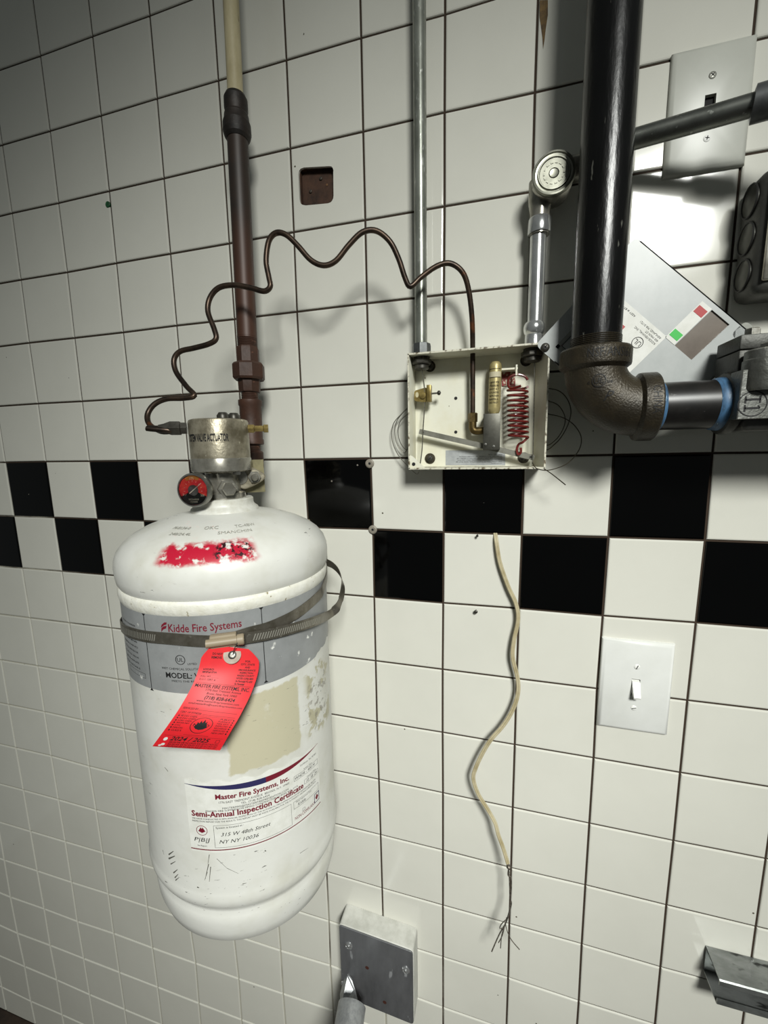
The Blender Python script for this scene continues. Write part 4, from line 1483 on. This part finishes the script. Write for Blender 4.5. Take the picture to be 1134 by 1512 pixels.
put_text(et, f_col, 'NSF/ANSI61', 0, .003, .0088, width=.046)
et.build('raised_lettering', mat('cast_dark_mark', '#0b0907', .6, .0), elb, 0)
et = MB()
put_text(et, f_el, 'c', -.0105, .0235, .004)
put_text(et, f_el, 'UL', -.0005, .0235, .0056, align='c')
put_text(et, f_el, 'us', .0075, .0235, .004)
ring2d(et, f_el, -.0005, .0262, .0058, .0066, 24)
put_text(et, f_el, 'P', .005, .006, .010, shear=.4)
et.build('raised_mark', mat('cast_dark_mark', '#1c1813'), elb, 0)
et = MB()
put_text(et, f_col2, 'CHINA', -.018, .0025, .0075, width=.028)
et.build('raised_lettering', mat('cast_dark_mark', '#1c1813'), elb, 0)
nx0 = GX + BR + .013
nip = MB().lathe([(GR, 0), (GR, .062)], V((nx0, GYp, EZ)), (1, 0, 0), 48).build('nipple', mat('nipple_black', '#161514', .35, .1, '#211f1d', 60, c3='#4f4d4a', scale3=150, t3=.7), gp_)
tape = mat('thread_sealant_blue', '#3f6486', .5, 0, '#2a4258', 60, c3='#8fb0c8', scale3=120, t3=.66, stretch=(4, 1, 1))
MB().lathe([(.0246, .0), (.0258, .001), (.0254, .0045), (.0246, .0062)], V((nx0 - .0005, GYp, EZ)), (1, 0, 0), 40).build('thread_sealant', tape, gp_, label='blue thread sealant')
MB().lathe([(.0246, -.001), (.0258, .001), (.0265, .006), (.0262, .009)], V((nx0 + .052, GYp, EZ)), (1, 0, 0), 40).build('thread_sealant', tape, gp_, label='blue thread sealant')

# gas shut-off valve at the frame edge
vx = nx0 + .0590
gv = empty('gas_valve', (vx, GYp, .02), 'grey cast metal gas valve marked I1 at end of black nipple', 'valve')
MB().lathe([(.0268, 0), (.0295, .0008), (.0305, .0025), (.0305, .008), (.027, .012)], V((vx, GYp, EZ)), (1, 0, 0), 40).build('inlet_hub', castdark, gv, 35)
MB().box((vx + .101, GYp + .006, EZ + .003), (.18, .058, .062), bev=.005, seg=3).build('body', castdark, gv, 30)
MB().box((vx + .028, GYp + .006, EZ + .0385), (.046, .046, .020), bev=.0015).build('lower_clamp', castdark, gv, 30)
MB().box((vx + .028, GYp + .006, EZ + .0560), (.046, .046, .0135), bev=.0015).build('upper_clamp', castdark, gv, 30)
MB().lathe([(.0065, EZ + .0620), (.0065, EZ + .0685), (.0050, EZ + .0695), (0, EZ + .0695)], (vx + .018, GYp - .008, 0), (0, 0, 1), 6).build('clamp_bolt', steel, gv, 30)
PYv = GYp - .036
va, vb_, vc = P(1088, 619, PYv), P(1095, 546, PYv), P(1150, 618, PYv)
fpx, fz0, fz1 = va.x, va.z, vb_.z
MB().prism([V((fpx, PYv, fz0)), V((fpx + .11, PYv, fz0)), V((fpx + .11, PYv, fz1)), V((fpx + .0005, PYv, fz1))], (0, .020, 0), .0008).build('name_plate', cast, gv, 0, label='pale cast face with black mark')
bx = P(1134, 545, PYv - .004)
MB().lathe([(.0150, P(1122, 575, PYv - .01).z), (.0165, P(1122, 570, PYv - .01).z), (.0165, P(1122, 528, PYv - .01).z), (.0155, P(1122, 526, PYv - .01).z), (.0155, P(1122, 514, PYv - .01).z), (.0130, P(1122, 511, PYv - .01).z)], (bx.x + .002, PYv + .006, 0), (0, 0, 1), 28).build('bonnet', cast, gv, 35)
MB().lathe([(.0090, P(1122, 513, PYv - .01).z), (.0090, P(1122, 503, PYv - .01).z), (.007, P(1122, 501, PYv - .01).z)], (bx.x + .006, PYv + .006, 0), (0, 0, 1), 6).build('bonnet_nut', steel, gv, 30)
MB().lathe([(GR, 0), (GR, .30)], V((vx + .185, GYp, EZ)), (1, 0, 0), 40).build('outlet_pipe', blackpipe, gv)
vt = MB()
mc = P(1111, 596, PYv)
fv = lambda x, y: V((mc.x + y, PYv - .0004, mc.z - x))
for s_ in (-.0038, .0040):
    rect2d(vt, fv, s_ - .0009, -.0058, s_ + .0009, .0058)
    rect2d(vt, fv, s_ - .0032, -.0064, s_ + .0032, -.0050)
rect2d(vt, fv, -.0038 - .0032, .0050, -.0038 + .0032, .0064)
poly2d(vt, fv, [(.0040 + .0009, .0058), (.0040 - .0024, .0040), (.0040 - .0024, .0052), (.0040 - .0004, .0064)])
vt.build('cast_mark', ink, gv, 0)
vt = MB()
ring2d(vt, fv, 0, 0, .0108, .0117, 32)
vt.build('cast_ring', ink, gv, 0)

# ------------------------------------------------------------------ lid of the release box, hung by one corner
LY = -.0462
ex, ey = V((-.7248, 0, .6890)), V((-.6890, 0, -.7248))
LT = V((.9697, LY, .2368))
LW, LH = .168, .144
LRc = LT - ex * LW
lidr = empty('box_lid', LRc + ey * LH, 'grey enamelled release box lid hanging askew by one corner behind black pipe', 'lid')
fl2 = lambda x, y, k=0.0: LRc + ex * x + ey * y + V((0, -k, 0))


def inv(px, py):
    w = P(px, py, LY) - LRc
    return w.dot(ex), w.dot(ey)


# plate with two rectangular windows: built as strips around them
wins = []
c4 = [inv(1049.6, 456.9), inv(1076.4, 477.5), inv(1022.8, 532.2), inv(997, 511.6)]
wx0, wx1 = min((c4[1][0] + c4[2][0]) / 2, (c4[0][0] + c4[3][0]) / 2), max((c4[1][0] + c4[2][0]) / 2, (c4[0][0] + c4[3][0]) / 2)
wy0, wy1 = (c4[0][1] + c4[1][1]) / 2, (c4[2][1] + c4[3][1]) / 2
bm = bmesh.new()
outer = round_poly([fl2(0, 0), fl2(LW, 0), fl2(LW, LH), fl2(0, LH)], .007, 4)
l0 = inv(820, 512)
w2 = (l0[0] - .020, l0[0] + .0125, l0[1] - .044, l0[1] - .010)
w2 = (LW - .046, LW - .020, LH - .064, LH - .020)
holes = [[(wx0, wy0), (wx1, wy0), (wx1, wy1), (wx0, wy1)]]
ov = [bm.verts.new(p) for p in outer]
oe = [bm.edges.new((ov[k], ov[(k + 1) % len(ov)])) for k in range(len(ov))]
for h in holes:
    hv = [bm.verts.new(fl2(*p)) for p in h]
    oe += [bm.edges.new((hv[k], hv[(k + 1) % 4])) for k in range(4)]
bmesh.ops.triangle_fill(bm, edges=oe, use_beauty=True)
bm.verts.index_update()
fv_ = [v.co.copy() for v in bm.verts]
ff_ = [tuple(v.index for v in f.verts) for f in bm.faces]
bedge = [tuple(v.index for v in e.verts) for e in bm.edges if len(e.link_faces) == 1]
bm.free()
nn_ = len(fv_)
pm = MB().add(fv_ + [v + V((0, .0014, 0)) for v in fv_], ff_ + [tuple(k + nn_ for k in reversed(f)) for f in ff_] + [(a, b, b + nn_, a + nn_) for a, b in bedge])
pm.build('plate', lidgrey, lidr, 0)
# folded rim
for a, b in (((.007, 0), (LW - .007, 0)), ((0, .007), (0, LH - .03)), ((.02, LH), (LW - .03, LH))):
    p, q = fl2(*a), fl2(*b)
    dn = (q - p).normalized()
    sd = V((-dn.z, 0, dn.x)) * .0012
    ctr = fl2(LW / 2, LH / 2)
    if sd.dot(ctr - p) < 0:
        sd = -sd
    MB().add([p, q, q + sd, p + sd, p + V((0, .012, 0)), q + V((0, .012, 0)), q + sd + V((0, .012, 0)), p + sd + V((0, .012, 0))], [(0, 1, 2, 3), (4, 7, 6, 5), (0, 4, 5, 1), (1, 5, 6, 2), (2, 6, 7, 3), (3, 7, 4, 0)]).build('folded_rim', lidgrey, lidr, 0)
brn = mat('window_brown', '#6b6157', .25, 0, '#5c5249', 20)
MB().prism([fl2(wx0 - .002, wy0 - .002, -.0018), fl2(wx1 + .002, wy0 - .002, -.0018), fl2(wx1 + .002, wy1 + .002, -.0018), fl2(wx0 - .002, wy1 + .002, -.0018)], (0, .001, 0)).build('indicator_window', brn, lidr, 0, label='smoky brown indicator window')
# status strip
s0, s1, s2, s3 = inv(1034, 443.5), inv(1047, 452), inv(997, 510), inv(983.6, 500)
sx0, sx1 = wx1 + .0008, (s0[0] + s3[0]) / 2
sy0, sy1 = (s0[1] + s1[1]) / 2, (s2[1] + s3[1]) / 2


def flat(name, m, x0, y0, x1, y1, k, label=None):
    return MB().prism([fl2(x0, y0, k), fl2(x1, y0, k), fl2(x1, y1, k), fl2(x0, y1, k)], (0, .0003, 0)).build(name, m, lidr, 0, label=label)


flat('status_strip', paper, sx0, sy0, sx1, sy1, .0004)
dyy = sy1 - sy0
flat('red_flag', mat('flag_red', '#a31216', .5), sx0 + .001, sy0 + dyy * .09, sx1 - .001, sy0 + dyy * .26, .0006, 'red square on the strip')
flat('green_flag', mat('flag_green', '#0cae32', .5), sx0 + .001, sy0 + dyy * .74, sx1 - .001, sy0 + dyy * .91, .0006, 'green square on the strip')
# big white label
a0, a1 = inv(984, 497), inv(925, 555)
lx0, ly0, ly1 = (a0[0] + a1[0]) / 2, a0[1], a1[1]
lx1 = LW - .030
wl = flat('maker_label', paper, lx0, ly0, lx1, ly1, .0004)
wt_ = MB()
fw = lambda x, y: fl2(x, y, .0006)
put_text(wt_, fw, 'KIDDE-FENWAL, INC.', lx0 + .003, ly0 + .0115, .0022, width=.030)
put_text(wt_, fw, '400 MAIN ST.', lx0 + .003, ly0 + .0078, .0022, width=.018)
put_text(wt_, fw, 'ASHLAND, MA 01721', lx0 + .003, ly0 + .0040, .0022, width=.029)
put_text(wt_, fw, 'ASSY # 87-120', lx0 + .040, ly0 + .0040, .0020, width=.022)
cu_ = inv(941, 506)
ring2d(wt_, fw, cu_[0], cu_[1], .0054, .0061, 28)
put_text(wt_, fw, 'UL', cu_[0], cu_[1] - .0025, .0050, align='c')
cc_ = inv(931, 523)
put_text(wt_, fw, 'CONTROL HEAD', cc_[0], cc_[1], .0052, width=.050)
wt_.build('lettering', ink, wl, 0)
r0 = inv(920, 484)
MB().prism([fl2(r0[0] - .001, r0[1] - .002, .0006), fl2(r0[0] + .006, r0[1] - .002, .0006), fl2(r0[0] + .006, r0[1] + .003, .0006), fl2(r0[0] - .001, r0[1] + .003, .0006)], (0, .0002, 0)).build('red_mark', mat('flag_red', '#b81f22'), wl, 0)
# bordered panel near the hinge corner
q = inv(820, 512)
fk2 = MB()
frame2d(fk2, lambda x, y: fl2(x, y, .0005), q[0] - .045, q[1] - .036, q[0], q[1], .0040, 1)
fk2.build('panel_border', mat('border_grey', '#8a8c86', .5), lidr, 0)
fk3 = MB()
frame2d(fk3, lambda x, y: fl2(x, y, .0007), q[0] - .041, q[1] - .032, q[0] - .0045, q[1] - .0045, .0007, 1)
fk3.build('panel_line', ink, lidr, 0)
sc_ = P(805, 513, LY - .0005)
screw(lidr, sc_, (0, -1, 0), .0050, darksteel, (.6, 0, .8), kind='cross', h=.0026)
# corner ear with hole
ear = P(1111, 499, LY)
MB().prism(round_poly([ear + ex * .018 + ey * -.008, ear + ex * -.010 + ey * -.008, ear + ex * -.010 + ey * .010, ear + ex * .018 + ey * .010], .006, 4), (0, .0016, 0)).build('corner_ear', mat('ear_zinc', '#7f8079', .45, .3, '#6b6c65', 50), lidr, 0)
MB().lathe([(.0044, 0), (.0044, .0004), (0, .0004)], ear + V((0, -.0002, 0)), (0, -1, 0), 20).build('ear_hole', mat('hole_pale', '#b8b2a6', .5), lidr, 0)

# ------------------------------------------------------------------ pilot copper tube
path = [(698, 628, -.020), (698, 590, -.020), (698, 548, -.021), (698, 515, -.023), (697, 470, -.032), (692, 428, -.040), (683, 402, -.046), (665, 389, -.050), (645, 393, -.053), (622, 409, -.056), (606, 423, -.060),
        (598, 410, -.063), (589, 383, -.067), (576, 357, -.072), (556, 341, -.076), (535, 343, -.080), (515, 362, -.083), (496, 385, -.086), (478, 392, -.089), (459, 384, -.092), (440, 363, -.095), (423, 347, -.098), (408, 344, -.100), (397, 356, -.101), (393, 385, -.102), (397, 409, -.103), (399, 423, -.104), (390, 430, -.105),
        (370, 425, -.107), (345, 421, -.110), (323, 425, -.113), (310, 440, -.116), (307, 460, -.119), (316, 485, -.122), (319, 500, -.124), (308, 508, -.126), (286, 514, -.129), (266, 519, -.132), (257, 531, -.135), (260, 549, -.138), (275, 570, -.142), (287, 584, -.146), (270, 588, -.150), (246, 589, -.156), (228, 597, -.162), (218, 612, -.168), (221, 627, -.174), (238, 637, -.180), (252, 636, -.184)]
tpts = [P(*a) for a in path] + [V((TX, TY, .0425)) + ld * .078, V((TX, TY, .0425)) + ld * .064]
pil = empty('pilot_tube', tpts[10], 'wavy dark copper tube running from the actuator into the release box', 'tube')
MB().tube(tpts, .0033, 12, 5).build('tube', copper, pil)
MB().lathe([(.0075, .036), (.0075, .042), (.009, .043), (.009, .053), (.006, .060), (.0045, .066), (0, .066)], V((TX, TY, .0425)), ld, 6).build('flare_nut', darksteel, pil, 30)

# ------------------------------------------------------------------ wall plates
def wall_plate(name, corners, label, m, thick, bev):
    c = [P(px, py, -thick) for px, py in corners]
    cx = sum((p.x for p in c)) / 4
    cz = sum((p.z for p in c)) / 4
    w = (c[1].x - c[0].x + c[2].x - c[3].x) / 2
    h = (c[0].z - c[3].z + c[1].z - c[2].z) / 2
    e = empty(name, (cx, -thick / 2, cz - h / 2), label, 'switch plate')
    return e, cx, cz, w, h


def plate_mesh(cx, cz, w, h, thick, bev, slot, m, root):
    """bevelled plate with a real slot through its face"""
    bm = bmesh.new()
    sw_, sh_ = slot
    rings = [(w / 2, h / 2, 0.0005), (w / 2, h / 2, -thick * .35), (w / 2 - bev * .35, h / 2 - bev * .35, -thick * .8), (w / 2 - bev, h / 2 - bev, -thick), (sw_ / 2, sh_ / 2, -thick), (sw_ / 2, sh_ / 2, -thick * .2)]
    rows = []
    for a, b, y in rings:
        rows.append([bm.verts.new((cx + sx * a, y, cz + sz * b)) for sx, sz in ((-1, 1), (1, 1), (1, -1), (-1, -1))])
    for A, B in zip(rows, rows[1:]):
        for k in range(4):
            bm.faces.new((A[k], A[(k + 1) % 4], B[(k + 1) % 4], B[k]))
    bm.verts.index_update()
    o = MB().add([v.co.copy() for v in bm.verts], [tuple(v.index for v in f.verts) for f in bm.faces]).build('plate', m, root, 40)
    bm.free()
    return o


sp_, cx, cz, w, h = wall_plate('light_switch', [(890, 943), (997, 953), (988, 1087), (882, 1073)], 'white oversized wall plate with toggle light switch below black tiles', white_plastic, .006, .005)
plate_mesh(cx, cz, w, h, .0065, .005, (.0105, .0245), white_plastic, sp_)
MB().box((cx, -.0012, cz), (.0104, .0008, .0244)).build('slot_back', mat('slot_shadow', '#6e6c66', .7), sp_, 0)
tg = [V((cx - .0046, -.002, cz + .0105)), V((cx + .0046, -.002, cz + .0105)), V((cx + .0046, -.008, cz + .0085)), V((cx - .0046, -.008, cz + .0085)),
      V((cx - .0046, -.002, cz - .004)), V((cx + .0046, -.002, cz - .004)), V((cx + .0040, -.0175, cz - .0085)), V((cx - .0040, -.0175, cz - .0085)), V((cx - .0040, -.0165, cz - .0115)), V((cx + .0040, -.0165, cz - .0115))]
MB().add(tg, [(0, 1, 2, 3), (3, 2, 6, 7), (7, 6, 9, 8), (8, 9, 5, 4), (4, 5, 1, 0), (1, 5, 9, 6, 2), (0, 3, 7, 8, 4)]).build('toggle', mat('toggle_white', '#e2e2dd', .3), sp_, 0)
for sz in (1, -1):
    screw(sp_, (cx, -.0064, cz + sz * .030), (0, -1, 0), .0036, mat('toggle_white', '#e2e2dd'), (.35, 0, .9) if sz > 0 else (.9, 0, .3), h=.0012)

up_, cx, cz, w, h = wall_plate('blank_switch_plate', [(992, 75), (1120, 48), (1103, 240), (982, 262)], 'grey wall plate with empty black toggle slot behind the sloping conduit', grey_plastic, .006, .005)
plate_mesh(cx, cz, w, h, .0065, .005, (.0105, .0245), grey_plastic, up_)
MB().box((cx, -.0012, cz), (.0104, .0008, .0244)).build('slot_back', mat('slot_black', '#060606', .8), up_, 0)
screw(up_, (cx, -.0064, cz + .030), (0, -1, 0), .0036, mat('screw_grey', '#8c8c84', .4, .5), (.7, 0, .7), kind='cross', h=.0010)
screw(up_, (cx, -.0064, cz - .030), (0, -1, 0), .0036, mat('screw_white', '#f0f0ec', .4), (.2, 0, 1), kind='cross', h=.0010)

# ------------------------------------------------------------------ cast outlet box at the frame edge
hbx = empty('cast_outlet_box', (1.135, -.025, .165), 'cast metal outlet box with oval knockouts beside the wall plate', 'junction box')
hw0, hz0, hz1 = 1.0815, .165, .286
MB().box(((hw0 + .085 / 2 + hw0) / 2 + .0213, -.025, (hz0 + hz1) / 2), (.085, .050, hz1 - hz0), bev=.012, seg=4).build('body', castdark, hbx, 35)
for k in range(3):
    zc = hz0 + .026 + k * .0365
    ring = []
    for q in range(20):
        a = 2 * math.pi * q / 20
        ring.append(V((hw0 - .0012, -.0255 + .0145 * math.cos(a), zc + .0155 * math.sin(a))))
    MB().prism(ring, (.003, 0, 0), .0012).build('knockout', mat('knockout_grey', '#53534d', .4, .6, '#3f3f3a', 60), hbx, 40)
    MB().tube(ring + ring[:2], .0010, 6).build('knockout_rim', mat('rim_dark', '#171714', .6), hbx)
MB().box((hw0 + .046, -.0515, (hz0 + hz1) / 2), (.082, .004, hz1 - hz0 - .022), bev=.0018, seg=2).build('cover_plate', mat('cover_steel', '#a8a49a', .25, .9, '#7e7a70', 40), hbx, 35)

# ------------------------------------------------------------------ old outlet hole
ob = empty('rusted_outlet_box', ((HX0 + HX1) / 2, .02, HZ0), 'small square rusted metal box recessed in a white tile', 'outlet box')
rust = mat('dark_rust', '#4a3122', .75, .1, '#2c1c12', 40, bump=.5, bscale=120)
ccx, ccz, hw, hh = (HX0 + HX1) / 2, (HZ0 + HZ1) / 2, (HX1 - HX0) / 2 - .0004, (HZ1 - HZ0) / 2 - .0004
MB().box((ccx, .010, ccz), (2 * hw, .001, 2 * hh)).build('back_panel', rust, ob, 0)
for s_ in (-1, 1):
    MB().box((ccx + s_ * (hw - .0008), .0068, ccz), (.0012, .007, 2 * hh)).build('side_panel', rust, ob, 0)
    MB().box((ccx, .0068, ccz + s_ * (hh - .0008)), (2 * hw, .007, .0012)).build('side_panel', rust, ob, 0)
for px, py in ((474, 264), (459, 283)):
    screw(ob, P(px, py, .0095), (0, -1, 0), .0025, mat('rust_screw', '#4d443b', .6, .4), h=.002)
MB().lathe([(.0016, 0), (.0016, .0006), (0, .0008)], P(483, 273, .0095), (0, -1, 0), 10).build('rivet', mat('rust_rivet', '#6a4a2c', .6), ob)

# ------------------------------------------------------------------ wall anchors, nails, plug
anch = mat('anchor_grey', '#8f897d', .55, .1, '#756f63', 90)
for (px, py), lab_ in (((546, 684.5), 'grey round wall plug at the top corner of a black tile'), ((550.5, 782), 'grey round wall plug at the bottom corner of a black tile')):
    c_ = P(px, py, -.0005)
    e = empty('wall_plug', c_, lab_, 'wall plug', 'grey plugs beside the black tile')
    MB().lathe([(.0068, -.0004), (.0066, .0012), (.0050, .0022), (.0020, .0020), (.0018, .0004), (0, .0004)], c_, (0, -1, 0), 24).build('flange', anch, e, 30)
    MB().lathe([(.0019, .0008), (0, .0009)], c_, (0, -1, 0), 12).build('hole', ink, e, 0)
for (px, py), lab_ in (((705, 790), 'tiny nail in the joint beside the top of the hanging cord'), ((703, 901), 'small dark nail in a white tile left of the hanging cord')):
    c_ = P(px, py, 0)
    e = empty('nail', c_, lab_, 'nail', 'nails by the hanging cord')
    r = .0026 if py > 850 else .0018
    MB().lathe([(.0011, 0), (.0011, .006)], c_, (0, -1, 0), 10).build('shank', darksteel, e)
    MB().lathe([(r, .0055), (r, .0068), (r * .6, .0076), (0, .0078)], c_, (0, -1, 0), 14).build('head', darksteel, e)
c_ = P(159.5, 302, 0)
MB().lathe([(.0046, -.001), (.0046, .0008), (.0036, .0014), (.0016, .0010), (0, .0010)], c_, (0, -1, 0), 14).build('green_wall_plug', mat('plug_green', '#1f5a35', .5, 0, '#123a21', 300), None, label='tiny green plastic wall plug in a joint between white tiles', cat='wall plug')

# ------------------------------------------------------------------ hanging cord
cordm = mat('cord_beige', '#b5ab8d', .5, 0, '#9d916f', 50, c3='#5f563d', scale3=120, t3=.72)
crd = empty('hanging_cord', P(752, 1290, -.03), 'old beige twin cord hanging from a tile joint with frayed bare end', 'cord')
cp = [(731, 786, .004), (733, 800, -.006), (738, 830, -.008), (750, 865, -.009), (762, 892, -.010), (765, 915, -.011), (759, 945, -.013), (757, 970, -.014), (764, 1000, -.015), (765, 1022, -.016), (758, 1046, -.018), (744, 1070, -.020), (725, 1092, -.022), (712, 1113, -.023), (702, 1135, -.024), (699, 1150, -.025), (706, 1172, -.026), (720, 1195, -.027), (731, 1215, -.029), (736, 1233, -.031), (743, 1252, -.033), (750, 1275, -.036)]
cpp = spline([P(*a) for a in cp], 6)
for s_ in (-1, 1):
    run = []
    for k, p in enumerate(cpp):
        t = (cpp[min(k + 1, len(cpp) - 1)] - cpp[max(k - 1, 0)]).normalized()
        sd = t.cross(V((0, 1, 0))).normalized()
        a = .5 * math.sin(k * .07)
        sd = sd * math.cos(a) + V((0, 1, 0)) * math.sin(a)
        run.append(p + sd * (s_ * .0013))
    MB().tube(run, .0017, 8).build('insulated_core', cordm, crd)
wire = mat('strand_dark', '#4f4a42', .45, .6, '#8a8378', 300)
fr = [[(748, 1274, -.036), (751, 1284, -.037), (756, 1281, -.039), (750, 1278, -.040), (752, 1288, -.038)],
      [(752, 1278, -.036), (750, 1292, -.038), (755, 1298, -.038), (754, 1330, -.039), (752, 1345, -.040), (747, 1362, -.040)],
      [(750, 1278, -.036), (752, 1295, -.037), (753, 1325, -.038), (755, 1335, -.038), (748, 1360, -.039), (737, 1380, -.041), (726, 1405, -.043)],
      [(747, 1358, -.040), (740, 1365, -.041), (738, 1371, -.041), (743, 1370, -.040)],
      [(746, 1362, -.039), (742, 1380, -.040), (736, 1392, -.042)],
      [(746, 1365, -.040), (741, 1380, -.041), (739, 1400, -.040)],
      [(748, 1355, -.039), (747, 1368, -.038), (754, 1386, -.040), (767, 1402, -.042)]]
for q in fr:
    MB().tube([P(*a) for a in q], .0007 if len(q) < 6 else .0009, 6, 5).build('bare_strand', wire, crd)
kn = P(751, 1280, -.037)
MB().lathe([(.0018, -.003), (.0034, -.001), (.0034, .0015), (.0018, .003)], kn, (0.1, 0, 1), 12).build('wire_wrap', wire, crd)

# ------------------------------------------------------------------ padded plate with tube at the bottom
pf = [P(507, 1369, -.034), P(615, 1411, -.034), P(610, 1512, -.034), P(502, 1440, -.034)]
pX0, pX1, pZ1 = .5790, .7120, -.8060
pZ0 = pZ1 - .155
bra = empty('tube_bracket', (.645, -.02, pZ0), 'scuffed stainless plate on white block holding a tube, low on wall', 'bracket')
c8 = round_poly([V((pX0, -.0340, pZ1 - .001)), V((pX1, -.0340, pZ1 - .010)), V((pX1, -.0340, pZ0 - .008)), V((pX0, -.0340, pZ0))], .007, 4)
MB().prism(c8, (0, .0338, 0), .0015).build('backing_block', mat('block_white', '#c2c2bb', .6, 0, '#aeaea6', 40, bump=.4), bra, 0)
c9 = round_poly([V((pX0 + .001, -.0362, pZ1 - .002)), V((pX1 - .001, -.0362, pZ1 - .011)), V((pX1 - .001, -.0362, pZ0 - .007)), V((pX0 + .001, -.0362, pZ0 + .001))], .006, 4)
MB().prism(c9, (0, .0020, 0), .0006).build('steel_plate', stainless, bra, 0, label='scuffed stainless steel plate')
for px, py in ((515, 1396), (599, 1432)):
    c_ = P(px, py, -.0362)
    MB().lathe([(.0070, 0), (.0070, .0010), (.0050, .0020), (.0046, .0012), (.0030, .0012), (.0020, .0030), (0, .0034)], c_, (0, -1, 0), 22).build('plate_screw', chrome, bra, 30)
for px, py in ((542, 1429), (568, 1480)):
    c_ = P(px, py, -.0363)
    MB().lathe([(.0034, 0), (.0034, .0002), (0, .0002)], c_, (0, -1, 0), 12).build('rust_spot', mat('rust_spot', '#4a2b22', .6, .3), bra, 0)
ta_, tb_ = P(512, 1441, -.040), P(524, 1475, -.058)
td = (P(517, 1505, -.075) - P(521, 1478, -.052)).normalized()
tbase = P(519, 1490, -.075)
td = (P(508, 1560, -.125) - tbase).normalized()
MB().tube([tbase - td * .004, tbase + td * .14], .0235, 32).build('tube', mat('satin_tube', '#a6a8a9', .4, .6, '#8e9091', 25, stretch=(6, 6, .5)), bra, label='satin steel tube')
ear_ = [P(508, 1447, -.0385), P(514, 1440, -.0385), P(520, 1448, -.041), P(524, 1462, -.048), P(528, 1478, -.062), P(520, 1496, -.078), P(503, 1492, -.074), P(502, 1470, -.052)]
MB().prism(ear_, (-.001, .0028, 0)).build('flattened_end', mat('satin_tube', '#b3b5b6'), bra, 0)
MB().lathe([(.0055, 0), (.0055, .0012), (.0035, .0030), (0, .0036)], P(508, 1452, -.0385), (0, -1, 0), 18).build('plate_screw', chrome, bra, 30)

# ------------------------------------------------------------------ strut channel at lower right
SX0, SX1 = 1.1325, 1.42
sz1, sz0, sd_ = -.6990, -.7400, .041
sec = [(-.0095 - .0, sz1 - .0095)]
tck = .0025
prof2 = [(-sd_ + .0, sz1 - .0085), (-sd_, sz1 - .0015), (-sd_ + .0015, sz1), (-.0005, sz1), (-.0005, sz0), (-sd_ + .0015, sz0), (-sd_, sz0 + .0015), (-sd_, sz0 + .0085),
         (-sd_ + tck, sz0 + .0085), (-sd_ + tck, sz0 + tck), (-.0005 - tck, sz0 + tck), (-.0005 - tck, sz1 - tck), (-sd_ + tck, sz1 - tck), (-sd_ + tck, sz1 - .0085)]
n2 = len(prof2)
vs = [V((SX0, a, b)) for a, b in prof2] + [V((SX1, a, b)) for a, b in prof2]
fs = [(k, (k + 1) % n2, n2 + (k + 1) % n2, n2 + k) for k in range(n2)]
for a, b, c_, d in ((0, 1, 12, 13), (1, 2, 3, 12), (3, 4, 11, 12), (3, 11, 12, 12), (4, 5, 10, 11), (5, 6, 9, 10), (6, 7, 8, 9)):
    for o_ in (0, n2):
        q = []
        for k in (a, b, c_, d):
            if k + o_ not in q:
                q.append(k + o_)
        fs.append(tuple(q))
st_ = MB().add(vs, fs)
st_.build('strut_channel', galv, None, 20, label='galvanised steel strut channel fixed level on the white tiles', cat='strut channel')
